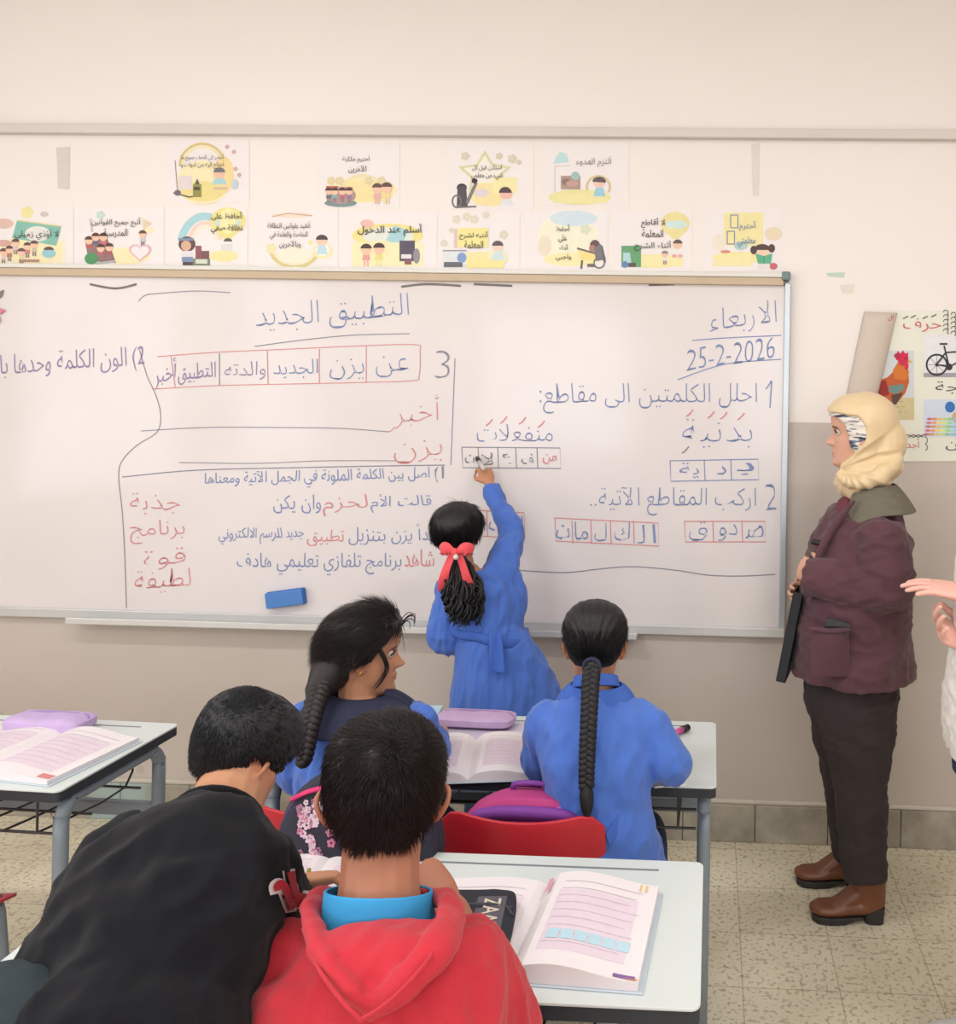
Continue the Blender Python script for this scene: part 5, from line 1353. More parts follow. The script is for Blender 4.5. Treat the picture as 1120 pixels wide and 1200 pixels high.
        bm = bmesh.new(); tube(bm, [pt(.14, .048), pt(.14, 0.0)], [(.034, .034), (.032, .030)], side=s, n=14, sub=2, cap='flat', power=.6); bmobj('heel_block', bm, sole, bo, base, smooth=False, bevel=.002)
    # coat
    cm = M('maroon_coat_cloth', (86, 54, 62), .85, var=.10, scale=9, bump=.3, bscale=500, sheen=.15)
    bm = bmesh.new()
    tube(bm, [q(997, 788), q(998, 755), q(1001, 712), q(1006, 665), q(1013, 622), q(1019, 600), q(1020, 584)],
         [(.235, .192), (.225, .186), (.212, .176), (.205, .166), (.185, .145), (.125, .100), (.075, .070)], side=(0, 1, 0), n=28, cap='flat')
    limb(bm, [sN+V((0, .03, .01)), sN.lerp(eN, .5)+V((.005, 0, 0)), eN, eN.lerp(wN, .45), wN+V((-.035, .01, .004))], [(.082), (.082), (.076), (.064), (.054)], n=18, cap='flat')
    limb(bm, [sF, sF.lerp(eF, .5), eF, eF.lerp(wF, .5), wF+V((-.01, 0, 0))], [.080, .082, .074, .062, .048], n=18, cap='flat')
    ball(bm, sN+V((0, .02, -.02)), .074); ball(bm, sF+V((0, -.02, -.02)), .074)
    garment('coat', bm, cm, t, base, .006, .013, (8, 8, 15), 3, 4, amp2=.003)
    # collar of the coat: a folded olive band round the neck
    ol = M('olive_corduroy', (112, 106, 92), .9, var=.12, scale=30, bump=.6, bscale=160, stretch=(1, 1, 6))
    cc = q(1022, 578)
    def collar(u, v):
        a = math.radians(-60+300*u)                       # from the front round the back
        ca, sa = math.cos(a), math.sin(a)
        r0, r1 = .076, .125; k = v
        x = cc.x-.012 + (r0+(r1-r0)*k)*math.cos(a+math.pi+math.radians(-90+0))*1.0
        return V((0, 0, 0))
    def coll(u, v):
        a = math.radians(35+290*u)                        # 0 deg = forward (-x)
        fx, fy = -math.cos(a), -math.sin(a)
        r = .070+.062*v; tip = .035*math.exp(-((u-.0)/.12)**2)+.035*math.exp(-((u-1)/.12)**2)
        return V((cc.x+fx*r*1.0, cc.y+fy*r*1.25, cc.z+.030-.055*v-.025*v*v - .018*math.cos(a)*0 - tip*v*1.5))
    sheet('collar', coll, 36, 8, .006, ol, t, base, label='olive corduroy coat collar')
    # shirt panel and toggles down the open front
    sh = M('wine_shirt', (104, 50, 60), .8, var=.08)
    fr = bmesh.new(); tube(fr, [q(990, 590, d-.02), q(971, 625, d-.03), q(958, 655, d-.03), q(950, 690, d-.02)], [(.05, .022), (.06, .022), (.06, .022), (.05, .02)], side=(0, 1, 0), n=14, sub=4)
    bmobj('shirt_front', fr, sh, t, base, smooth=True, label='wine red shirt front')
    tubeobj('coat_edge', [q(1000, 588, d-.120), q(982, 610, d-.135), q(966, 636, d-.14), q(957, 662, d-.13), q(952, 700, d-.13)], [.006, .011, .012, .011, .008], cm, t, base, n=10, sub=5, label='turned edge of the open coat')
    tg = M('black_toggle', (28, 26, 30), .4)
    for (x, y) in ((958, 636),): tubeobj('toggle', [q(x-5, y-1, d-.10), q(x+7, y+2, d-.11)], .009, tg, t, base, sub=1)
    # patch pocket with flap seam, front seam
    hipz = lambda x, y: q(x, y, d-.230)
    def pocket(u, v):
        x = 950+44*u; y = 735+57*v; bul = .016*math.sin(u*math.pi)*math.sin(min(1, v*.9+.15)*math.pi)
        p = q(x, y, d-.236+.05*((u-.55)*1.1)**2); return p+V((0, -bul-.004, 0))
    sheet('patch_pocket', pocket, 10, 10, .008, cm, t, base)
    tubeobj('pocket_hem', [hipz(950, 736)+V((0, -.010, 0)), hipz(972, 738)+V((0, -.024, 0)), hipz(994, 737)+V((0, -.010, 0))], .006, cm, t, base, sub=5)
    # scarf
    cr = M('cream_satin', (222, 197, 156), .42, var=.05, scale=6, spec=.5, sheen=.1)
    def of(th, z):
        a = abs((th+math.pi) % (2*math.pi)-math.pi)*180/math.pi
        edge = np.interp(z, [-.5, -.42, -.30, -.10, .10, .24, .28, .31], [30, 42, 70, 88, 92, 80, 40, -20])
        k = sstep(edge-3, edge+5, a)
        return -.06*(1-k)+(.085+.025*sstep(100, 170, a)+.004*math.sin(z*18+a*.05)+.05*math.exp(-((a-98)/17)**2-((z+.03)/.15)**2))*k
    vs, fs = shell(m, Hd, of)
    bm = bmesh.new(); vv = [bm.verts.new(p) for p in vs]
    for f in fs: bm.faces.new([vv[i] for i in f])
    tube(bm, [q(1020, 545), q(1014, 556), q(1013, 567), q(1016, 580)], [(.075, .060), (.084, .076), (.088, .084), (.075, .070)], side=(0, 1, 0), n=20)
    tube(bm, [q(984, 556, d-.03), q(990, 562, d-.05), q(1008, 565, d-.09), q(1034, 556, d-.085), q(1050, 538, d-.05)], [.014, .018, .024, .028, .024], n=12)
    tube(bm, [q(986, 556, d), q(986, 565, d), q(990, 576, d)], [(.04, .014), (.055, .026), (.05, .02)], side=(0, 1, 0), n=14)
    ball(bm, q(1035, 518), (.075, .080, .085)); ball(bm, q(1034, 545), (.065, .085, .055))
    me = remesh(bm, .004, 8, 'headscarf')
    a = verts_np(me); nn = normals_np(me); fz = np.array(q(985, 548))
    rr = np.sqrt(((a-fz)**2).sum(1)); ang = np.arctan2(a[:, 2]-fz[2], a[:, 0]-fz[0])
    w = np.clip((rr-.03)/.05, 0, 1)*np.clip((.20-rr)/.06, 0, 1)*(nn[:, 1] < .3)
    w = np.clip((rr-.045)/.06, 0, 1)*np.clip((.21-rr)/.05, 0, 1)*np.clip((.2-nn[:, 1])/.4, 0, 1)
    wv = np.sin(ang*8.5+rr*16); a = a+nn*(.0042*(1-np.abs(wv)*1.6)*w)[:, None]; set_np(me, a); rel(me, base); link('headscarf', me, cr, t)
    # printed under-scarf showing at the temple
    um = bpy.data.materials.new('printed_underscarf'); um.use_nodes = True; nt = um.node_tree; n = nt.nodes; b = n['Principled BSDF']
    tc = n.new('ShaderNodeTexCoord'); mp = n.new('ShaderNodeMapping'); mp.inputs['Scale'].default_value = (10, 10, 60); nt.links.new(tc.outputs['Object'], mp.inputs[0])
    nz = n.new('ShaderNodeTexNoise'); nz.inputs['Scale'].default_value = 1.5; nz.inputs['Detail'].default_value = 3; nt.links.new(mp.outputs[0], nz.inputs['Vector'])
    r = n.new('ShaderNodeValToRGB'); r.color_ramp.interpolation = 'CONSTANT'; e = r.color_ramp.elements; e[0].position = 0; e[0].color = (*lin((44, 54, 76)), 1); e[1].position = .46; e[1].color = (*lin((222, 214, 204)), 1)
    x = e.new(.40); x.color = (*lin((112, 122, 140)), 1); x = e.new(.62); x.color = (*lin((140, 140, 146)), 1)
    nt.links.new(nz.outputs['Fac'], r.inputs[0]); nt.links.new(r.outputs[0], b.inputs['Base Color']); b.inputs['Roughness'].default_value = .6
    def uo(th, z):
        a = abs((th+math.pi) % (2*math.pi)-math.pi)*180/math.pi
        edge = np.interp(z, [-.5, -.3, -.2, -.05, .12, .24, .27], [95, 80, 66, 60, 56, 40, -20])
        k = sstep(edge-2, edge+5, a)
        return -.06*(1-k)+(.050+.008*math.sin(z*40+a*.1)+.05*math.exp(-((a-98)/17)**2-((z+.03)/.15)**2))*k
    vs, fs = shell(m, Hd, uo); pyobj('printed_underscarf', vs, fs, um, t, base, smooth=True, label='navy and white printed band at the temple')
    tuck(t, base, [(hc, q(1015, 570), .075), (hc, hc, .15), (wN, wN+V((-.05, .16, 0)), .075), (wF, wF+V((-.16, 0, 0)), .075), (q(1013, 1050), q(1013, 1085), .09), (q(1000, 1020), q(1000, 1040), .07)])
    return dict(t=t, q=q, d=d)
WOM = build_woman()
# phone in the coat pocket and the black folder in her hands
d = WOM['d']; ph = P(975, 761, d-.232)
tp = thing('mobile_phone', 'black phone sticking out of the pocket of the maroon coat', 'phone', ph)
tp.rotation_euler = (0, math.radians(12), 0)
bm = bmesh.new(); plate(bm, .076, .150, .012, 0, .009)
for v in bm.verts: v.co = V((v.co.x, v.co.z-.0045, v.co.y+.012))
bmobj('phone_body', bm, M('phone_black', (34, 36, 42), .25, spec=.6), tp, bevel=.002)
fo = P(921, 738, d+.03)
tf = thing('folder', 'black folder held upright in front of the woman in the maroon coat', 'folder', V((fo.x, fo.y, fo.z-.14)), math.radians(-8))
bm = bmesh.new(); box(bm, (-.017, -.10, 0), (-.013, .10, .285)); box(bm, (.009, -.10, 0), (.013, .10, .27)); box(bm, (-.017, -.10, 0), (.013, -.096, .285)); box(bm, (-.017, -.10, .268), (.013, .10, .272)); bmobj('cover', bm, M('black_card', (34, 36, 40), .6), tf, bevel=.002)
bm = bmesh.new(); box(bm, (-.013, -.096, .006), (.009, .095, .26)); bmobj('page_block', bm, PAGEB, tf)
tf.rotation_euler = (0, math.radians(10), math.radians(-12))

# ================================================================== the pupils
BLUE = M('blue_smock_cloth', (70, 108, 192), .85, var=.07, scale=14, bump=.25, bscale=500, sheen=.2)
BLUED = M('blue_smock_collar', (62, 98, 182), .85, var=.06, bump=.25, bscale=500)
NAVY = M('navy_cloth', (38, 42, 66), .85, var=.08, bump=.25, bscale=500)
JEAN = M('dark_jeans', (40, 52, 84), .85, var=.12, scale=30, bump=.3, bscale=600)
WSH = M('white_shoe', (206, 204, 200), .5)
def shoe(t, base, heel, f, L, mat=None, h=.065):
    f = V(f); f.z = 0; f.normalize(); s = f.cross(V((0, 0, 1))); heel = V(heel)
    bm = bmesh.new(); p = lambda a, z: heel+f*a*L+V((0, 0, z))
    tube(bm, [p(.08, .030), p(.25, .034), p(.5, .030), p(.8, .024), p(.95, .022)], [(.028, .022), (.032, .030), (.034, .028), (.038, .020), (.026, .016)], side=s, n=14)
    tube(bm, [p(.2, .03), p(.22, h+.01)], [(.03, .035), (.032, .038)], side=s, n=14, cap='flat')
    for v in bm.verts: v.co.z = max(.004, v.co.z)
    me = remesh(bm, .005, 3, 'shoe'); rel(me, base); link('shoe', me, mat or WSH, t)

def build_standing_girl():
    d = 3.02
    hips = P(583, 800, d)
    t, base = person('girl in blue smock with red hair bow reaching up to write on the whiteboard', hips.x, d)
    q = lambda x, y, dd=d: P(x, y, dd)
    H = .185; hc = q(537, 627, d+.02); m = head_frame(hc, (.12, 1, .16))
    bm = bmesh.new(); add_head(bm, m, H)
    sR, eR, wR = q(588, 674, d+.05), q(599, 622, d+.17), q(573, 566, d+.29)
    sL, eL, wL = q(527, 692, d+.03), q(524, 746, d-.01), q(540, 742, d+.20)
    tube(bm, [q(541, 655, d+.03), q(548, 690, d+.03)], .036, sub=3)
    tube(bm, [q(580, 800), q(574, 745), q(562, 715), q(556, 685, d+.02), q(551, 672, d+.02)], [(.10, .08), (.088, .07), (.098, .075), (.085, .06), (.035, .035)], side=(1, 0, 0), n=18)
    limb(bm, [sR, eR, wR], [.030, .026, .0185]); limb(bm, [sL, eL, wL], [.030, .026, .0185])
    hd = (P(563, 541, 3.36)-wR).normalized()
    add_hand(bm, wR, hd+V((0, .15, 0)), (-.5, .8, -.35), (-.85, -.45, .1), .125, (.55, .75, .5), .03, .9)
    add_hand(bm, wL, (.3, 1, .2), (1, -.2, 0), (0, .2, 1), .125, (.4, .5, .4), .03, .6)
    hb = q(583, 800, d); kz = .40
    for s in (-1, 1):
        h = V((hb.x+s*.055, d, .66)); k = V((hb.x+.02+s*.06, d-.01, .36)); a = V((hb.x+.03+s*.06, d+.0, .06))
        limb(bm, [h, k, a], [.062, .042, .030])
    finish_body(t, base, bm, m, H, SK_M)
    # jeans and shoes
    bm = bmesh.new()
    for s in (-1, 1):
        h = V((hb.x+s*.055, d, .68)); k = V((hb.x+.02+s*.062, d-.01, .36)); a = V((hb.x+.03+s*.064, d, .075))
        limb(bm, [h, k, a], [.080, .060, .052], n=14, cap='flat')
        shoe(t, base, V((hb.x+.03+s*.064, d-.05, 0)), (0, 1, 0), .19)
    garment('trousers', bm, JEAN, t, base, .006, .004, (12, 12, 12), 5)
    # smock: bodice, flared skirt, sleeves
    bm = bmesh.new()
    tube(bm, [q(578, 762), q(573, 742), q(566, 722), q(558, 700), q(554, 684, d+.02), q(551, 672, d+.02)], [(.112, .092), (.102, .086), (.108, .090), (.112, .088), (.090, .068), (.045, .045)], side=(1, 0, 0), n=24, cap='flat')
    limb(bm, [sR+V((-.02, -.01, -.02)), sR.lerp(eR, .5)+V((.004, 0, 0)), eR, eR.lerp(wR, .5), wR.lerp(eR, .10)], [.056, .052, .044, .036, .034], n=16, cap='flat')
    limb(bm, [sL+V((.01, 0, 0)), sL.lerp(eL, .5), eL, eL.lerp(wL, .5), wL.lerp(eL, .1)], [.050, .056, .062, .050, .036], n=16, cap='flat')
    limb(bm, [q(590, 672, d+.05), q(600, 700, d+.03), q(598, 735, d)], [.045, .05, .04], n=14)
    tube(bm, [q(574, 735), q(577, 752), q(586, 790), q(593, 830), q(598, 862)], [(.100, .085), (.118, .098), (.158, .12), (.186, .14), (.205, .15)], side=(1, 0, -.25), n=28, cap='flat')
    ball(bm, sR, .054); ball(bm, sL, .050)
    garment('smock', bm, BLUE, t, base, .006, .012, (19, 15, 4.5), 7, 4, amp2=.003)
    # belt with hanging tie at the back, collar
    bl = bmesh.new()
    ring = hug(t, 'smock', q(573, 741), 36, .004, lambda a: -.018*math.cos(a)+.003*math.sin(3*a))
    tube(bl, ring, (.006, .015), side=lambda u: V((math.cos(2*math.pi*u), math.sin(2*math.pi*u), 0)), n=10, sub=1)
    bmobj('belt', bl, BLUED, t, base, smooth=True)
    def tie(u, v):
        p = q(580+4*v+(u-.5)*15*(1+.15*v), 742+46*v, d-.100-.035*v); p.y -= .006*math.sin(u*math.pi*2+v*3); return p
    sheet('belt_tie', tie, 6, 10, .004, BLUED, t, base)
    cl = bmesh.new(); ring = [q(547, 681, d+.025)+V((.058*math.cos(a), .05*math.sin(a), .006*math.cos(2*a))) for a in [2*math.pi*i/20 for i in range(21)]]
    tube(cl, ring, .013, n=10, sub=1); bmobj('collar', cl, BLUED, t, base, smooth=True)
    # hair cap, curly tail, bow
    of = cap_off(GIRL, .075, nz_amp=.010, seed=3); vs, fs = shell(m, H, of); strands(vs, fs, m, H, of, 3000, .30, .004, (math.pi, -.10), .03, 4, jitter=.15, inward=True)
    hair = pyobj('hair', vs, fs, HBLK, t, base, smooth=True)
    rnd = random.Random(5); bm = bmesh.new()
    tube(bm, [q(537, 650, d-.075), q(541, 672, d-.09), q(543, 700, d-.095), q(543, 722, d-.09)], [.018, .028, .034, .016], n=14)
    for i in range(190):
        a = rnd.uniform(0, 6.28); rr = math.sqrt(rnd.random()); pts = []; ph = rnd.uniform(0, 6.28); lng = rnd.uniform(.75, 1.06)
        for k in range(13):
            u = k/12; R = (.014+.056*math.sin(min(1, u*1.15)*math.pi*.62))*rr*(1-.22*u*u); c0 = q(537+6*u+(2 if u > .5 else 0), 652+76*u*lng, d-.075-.022*math.sin(u*2.4))
            pts.append(c0+V((R*math.cos(a)+.011*u*math.sin(u*19+ph), R*.75*math.sin(a)+.010*u*math.cos(u*19+ph), .006*math.sin(u*21+ph))))
        tube(bm, pts, [.0042]*10+[.004, .003, .0015], n=5, sub=3)
    bmobj('ponytail', bm, HBLK, t, base, smooth=True)
    red = M('coral_ribbon', (226, 76, 84), .55, var=.05, sheen=.2); bc = q(534, 647, d-.125)
    for s in (-1, 1):
        bm = bmesh.new(); tube(bm, [bc, bc+V((s*.014, -.006, .007)), bc+V((s*.030, -.004, .012)), bc+V((s*.041, .004, .003)), bc+V((s*.040, .004, -.007))], [(.005, .005), (.012, .008), (.020, .010), (.022, .010), (.009, .005)], side=(0, 0, 1), n=12, sub=4)
        bmobj('bow_loop', bm, red, t, base, smooth=True, label='coral red bow loop')
        def rib(u, v, s=s):
            w = .011+.006*v; return bc+V((s*(.010+.022*v+.012*math.sin(v*2.2))+(u-.5)*2*w, -.006+.004*math.sin(v*6+u*2)+.02*v*v, -.006-.115*v-(.012*(u-.5)*s if v > .9 else 0)))
        sheet('bow_tail', rib, 4, 12, .002, red, t, base, label='coral red ribbon tail')
    bm = bmesh.new(); ball(bm, bc+V((0, -.010, 0)), (.012, .010, .014)); bmobj('bow_knot', bm, red, t, base, smooth=True)
    bm = bmesh.new(); ball(bm, bc+V((.006, -.020, -.012)), .0085); bmobj('hair_bead', bm, WSH, t, base, smooth=True, label='white bead on the bow')
    tuck(t, base, [(hc, q(548, 680, d+.03), .060), (hc, hc, .13), (wR, wR+hd*.14, .06), (wL, wL+V((.05, .14, .02)), .06), (V((hb.x-.05, d, .05)), V((hb.x+.12, d, .05)), .05)])
    return wR, hd
wR, hd = build_standing_girl()
a = P(559, 537, 3.405); b = P(567, 550, 3.30)
marker('marker_pen', 'dark marker pen held by the girl writing on the whiteboard', 'pen', (b.x, b.y, b.z), (a.x, a.y, a.z), .0075, (196, 190, 190), (44, 40, 46))

def build_side_girl():
    d = 2.09
    s0 = P(420, 840, d)
    t, base = person('girl in blue smock with side braid and navy collar turning her face to the right', s0.x, d)
    q = lambda x, y, dd=d: P(x, y, dd)
    H = .196; hc = q(427, 764, d+.02); m = head_frame(hc, (.95, .28, -.06), (.05, 0, 1))
    bm = bmesh.new(); add_head(bm, m, H)
    tube(bm, [q(420, 795, d+.01), q(418, 835, d+.01)], .042, sub=3)
    tube(bm, [V((s0.x, d-.02, .44)), V((s0.x, d-.01, .60)), V((s0.x, d, .76)), q(420, 850, d), q(419, 826, d)], [(.125, .09), (.105, .08), (.115, .085), (.105, .07), (.045, .04)], side=(1, 0, 0), n=18)
    sL, sR = q(357, 852, d), q(484, 848, d+.02)
    eL, eR = q(352, 905, d+.06), q(500, 895, d+.10); wL, wR = V((eL.x+.06, d+.27, .735)), V((eR.x-.03, d+.27, .735))
    for s, e, w, th in ((sL, eL, wL, 1), (sR, eR, wR, -1)):
        limb(bm, [s, e, w], [.036, .032, .023]); add_hand(bm, w, (th*.3, 1, -.06), (0, 0, -1), (th, 0, 0), .135, (.15, .2, .15), .05, .4)
    for s in (-1, 1):
        h = V((s0.x+s*.075, d-.02, .485)); k = V((s0.x+s*.09, d+.33, .46)); a = V((s0.x+s*.09, d+.36, .06)); limb(bm, [h, k, a], [.066, .046, .032])
        shoe(t, base, a+V((0, -.05, -.06)), (0, 1, 0), .2)
    finish_body(t, base, bm, m, H, SK_T)
    bm = bmesh.new()
    for s in (-1, 1):
        h = V((s0.x+s*.075, d-.02, .50)); k = V((s0.x+s*.09, d+.34, .47)); a = V((s0.x+s*.09, d+.36, .08)); limb(bm, [h, k, a], [.085, .06, .05], cap='flat')
    garment('trousers', bm, JEAN, t, base, .007, .003, seed=2)
    bm = bmesh.new()
    tube(bm, [V((s0.x, d-.01, .42)), V((s0.x, d-.01, .58)), V((s0.x, d, .74)), q(421, 860, d), q(420, 836, d), q(419, 824, d)], [(.165, .13), (.135, .105), (.135, .105), (.130, .09), (.095, .07), (.05, .05)], side=(1, 0, 0), n=24, cap='flat')
    for s, e, w in ((sL, eL, wL), (sR, eR, wR)): limb(bm, [s, s.lerp(e, .5), e, e.lerp(w, .5), w.lerp(e, .1)], [.052, .054, .050, .042, .034], n=16, cap='flat')
    ball(bm, sR, .053); ball(bm, sL, .053)
    garment('smock', bm, BLUE, t, base, .006, .010, (15, 15, 7), 11, amp2=.003)
    # broad navy collar over the shoulders
    cc = q(421, 822, d+.005)
    def col(u, v):
        a = 2*math.pi*u; c, s = math.cos(a), math.sin(a)
        k = .050+(.088 if abs(c) > .5 or s < 0 else .07)*v*(1+.12*abs(math.sin(2*a))); zz = cc.z+.014-.012*v-.052*v**2
        return V((cc.x+k*1.12*c, cc.y+k*.80*s, zz+(.012*(1-v) if s > 0 else 0)))
    sheet('navy_collar', col, 40, 8, .008, NAVY, t, base, label='navy collar lying over the shoulders')
    # hair: big soft cap, braid over the back
    def of(th, z):
        k = sstep(-.005, .05, z-zline(th, GIRL)); a = abs((th+math.pi) % (2*math.pi)-math.pi)*180/math.pi
        ear = math.exp(-((a-97)/11)**2)*sstep(.10, .02, z)
        k *= 1-.95*ear
        return -.05*(1-k)+(.065+.045*sstep(90, 160, a)*sstep(.45, -.1, z)+.012*noise.noise(V((th*4, z*6, 1)))+.012*math.sin(th*21+z*9)*.3)*k
    vs, fs = shell(m, H, of); strands(vs, fs, m, H, of, 9000, .30, .0030, (math.radians(-150), -.30), .02, 8, jitter=.14, flow=(-.12, -1, -.42))
    pyobj('hair', vs, fs, HBRN, t, base, smooth=True)
    bm = bmesh.new()
    tube(bm, [q(400, 772, d+.0), q(387, 788, d-.03), q(374, 808, d-.06)], [(.050, .042), (.046, .044), (.030, .03)], n=16)
    braid(bm, [q(377, 800, d-.06), q(370, 822, d-.095), q(363, 850, d-.125), q(358, 880, d-.135), q(353, 900, d-.13)], .023, .017, 4.6, tail=.13)
    bmobj('braid', bm, HBRN, t, base, smooth=True)
    # loose lock in front of the ear, wisps on the forehead
    bm = bmesh.new()
    mm = m @ Matrix.Diagonal((H, H, H, 1))
    for i, (dx, dz) in enumerate(((0, 0), (.02, .01), (-.015, .02))):
        tube(bm, [mm @ V((.30+dx*.2, .10+dx, .22)), mm @ V((.315, .20+dx, .08)), mm @ V((.27, .27+dx, -.10)), mm @ V((.25, .22+dx, -.26+dz)), mm @ V((.25, .15+dx, -.36+dz))], [.010*H, .012*H, .010*H, .007*H, .003*H], n=6, sub=6)
    rnd = random.Random(4)
    for i in range(9):
        th = rnd.uniform(-.5, 1.2); p = head_pt(th, .33, .06); n_ = (head_pt(th, .33, .2)-p).normalized()
        tube(bm, [mm @ p, mm @ (p+n_*.07+V((0, 0, .05))), mm @ (p+n_*.13+V((0, 0, .02+.04*rnd.random()))), mm @ (p+n_*.14+V((0, 0, -.05)))], [.006*H, .006*H, .005*H, .003*H], n=5, sub=4)
    bmobj('loose_locks', bm, HBRN, t, base, smooth=True)
    tuck(t, base, [(hc, q(418, 818, d+.01), .062), (hc, hc, .13), (wL, wL+V((.04, .14, 0)), .07), (wR, wR+V((-.04, .14, 0)), .07)])
    bm = bmesh.new(); ball(bm, mm @ V((.345, -.01, -.15)), .004); bmobj('earring', bm, M('gold', (210, 170, 90), .3, metal=.9), t, base, smooth=True)
build_side_girl()

def build_back_girl():
    d = 2.11
    s0 = P(699, 850, d)
    t, base = person('girl in blue smock with one long black braid down her back', s0.x, d)
    q = lambda x, y, dd=d: P(x, y, dd)
    H = .188; hc = q(697, 757, d+.05); m = head_frame(hc, (-.08, 1, -.18))
    bm = bmesh.new(); add_head(bm, m, H)
    tube(bm, [q(698, 785, d+.04), q(698, 822, d+.01)], .040, sub=3)
    tube(bm, [V((s0.x+.02, d-.03, .46)), V((s0.x+.015, d-.03, .62)), V((s0.x, d-.01, .80)), q(699, 838, d), q(698, 808, d+.01)], [(.12, .09), (.10, .08), (.115, .085), (.105, .07), (.04, .04)], side=(1, 0, 0), n=18)
    sL, sR = q(643, 846, d), q(757, 845, d)
    eL, eR = q(634, 893, d+.07), q(786, 898, d-.01); wL, wR = V((eL.x+.05, d+.26, .735)), V((eR.x-.075, d+.25, .738))
    for s, e, w, th in ((sL, eL, wL, 1), (sR, eR, wR, -1)):
        limb(bm, [s, e, w], [.034, .031, .022]); add_hand(bm, w, (th*.45, 1, -.06), (0, 0, -1), (th, 0, 0), .135, (.2, .3, .2), .05, .5)
    for s in (-1, 1):
        h = V((s0.x+.02+s*.07, d-.03, .485)); k = V((s0.x+s*.085, d+.31, .46)); a = V((s0.x+s*.085, d+.34, .06)); limb(bm, [h, k, a], [.066, .046, .032])
        shoe(t, base, a+V((0, -.05, -.06)), (0, 1, 0), .2)
    finish_body(t, base, bm, m, H, SK_M)
    bm = bmesh.new()
    for s in (-1, 1):
        h = V((s0.x+.02+s*.07, d-.03, .50)); k = V((s0.x+s*.085, d+.32, .47)); a = V((s0.x+s*.085, d+.34, .08)); limb(bm, [h, k, a], [.085, .06, .05], cap='flat')
    garment('trousers', bm, JEAN, t, base, .007, .003, seed=4)
    bm = bmesh.new()
    tube(bm, [V((s0.x+.035, d-.03, .40)), V((s0.x+.03, d-.04, .55)), q(700, 945, d-.03), q(699, 895, d-.02), q(699, 850, d-.005), q(698, 826, d), q(698, 812, d+.005)], [(.165, .13), (.135, .105), (.118, .098), (.128, .104), (.134, .095), (.105, .072), (.052, .05)], side=(1, 0, 0), n=26, cap='flat')
    for s, e, w in ((sL, eL, wL), (sR, eR, wR)): limb(bm, [s, s.lerp(e, .5), e, e.lerp(w, .4), w.lerp(e, .1)], [.050, .049, .048, .043, .034], n=16, cap='flat')
    ball(bm, sR, .045); ball(bm, sL, .045)
    garment('smock', bm, BLUE, t, base, .006, .011, (14, 14, 7), 15, amp2=.003)
    bm = bmesh.new(); tube(bm, [q(698, 806, d+.012), q(698, 792, d+.022)], [(.056, .056), (.050, .050)], side=(1, 0, 0), n=20, sub=2, cap='flat'); bmobj('stand_collar', bm, BLUED, t, base, smooth=True, bevel=.002)
    def col(u, v):
        a = 2*math.pi*u; k = .054+.034*v; return V((q(698, 806).x+k*1.05*math.cos(a), d+.012+k*.85*math.sin(a), q(698, 806).z+.004-.012*v-.030*v*v))
    sheet('collar', col, 32, 5, .005, BLUED, t, base)
    cb = bmesh.new(); ring = [V((q(698, 806).x+.092*math.cos(a), d+.012+.075*math.sin(a), q(698, 806).z-.036)) for a in [2*math.pi*i/24 for i in range(25)]]
    tube(cb, ring, .0045, n=8, sub=1); bmobj('collar_edge', cb, NAVY, t, base, smooth=True, label='dark edge of the collar')
    # belt tie hanging on the hip
    def tie(u, v):
        p = q(712+36*v+(u-.5)*4, 985-58*v+(u-.5)*16, d-.140+.075*v); return p
    sheet('belt_tie', tie, 4, 8, .004, BLUED, t, base)
    of0 = cap_off(GIRL, .050, nz_amp=.004, seed=6); wp = head_pt(math.pi, -.14)
    def of(th, z):
        p = head_pt(th, z)-wp; a = math.atan2(p.x, p.z+.001); o = of0(th, z)
        return o+(.0035*math.sin(a*46+2*noise.noise(V((a*3, z*4, 0))))+.003*math.sin(a*19))*(1 if o > .02 else 0)
    vs, fs = shell(m, H, of, 260, 90); strands(vs, fs, m, H, of, 3500, .20, .0022, (math.pi, -.14), .02, 12, jitter=.10, inward=True)
    pyobj('hair', vs, fs, HBLK, t, base, smooth=True)
    bm = bmesh.new(); tx = q(694, 780, d-.055)
    ball(bm, tx, (.020, .018, .020))
    braid(bm, [tx, q(692, 800, d-.085), q(690, 840, d-.115), q(688, 885, d-.135), q(687, 920, d-.145), q(688, 962, d-.15)], .0185, .0155, 7.0, tail=.22)
    bmobj('braid', bm, HBLK, t, base, smooth=True)
    bm = bmesh.new(); ring = [tx+V((.018*math.cos(a), -.012, .018*math.sin(a))) for a in [2*math.pi*i/16 for i in range(17)]]; tube(bm, ring, .004, n=8, sub=1); bmobj('hair_tie', bm, NAVY, t, base, smooth=True)
    tuck(t, base, [(hc, q(698, 812, d+.01), .060), (hc, hc, .13), (wL, wL+V((.06, .14, 0)), .07), (wR, wR+V((-.06, .14, 0)), .07)])
build_back_girl()

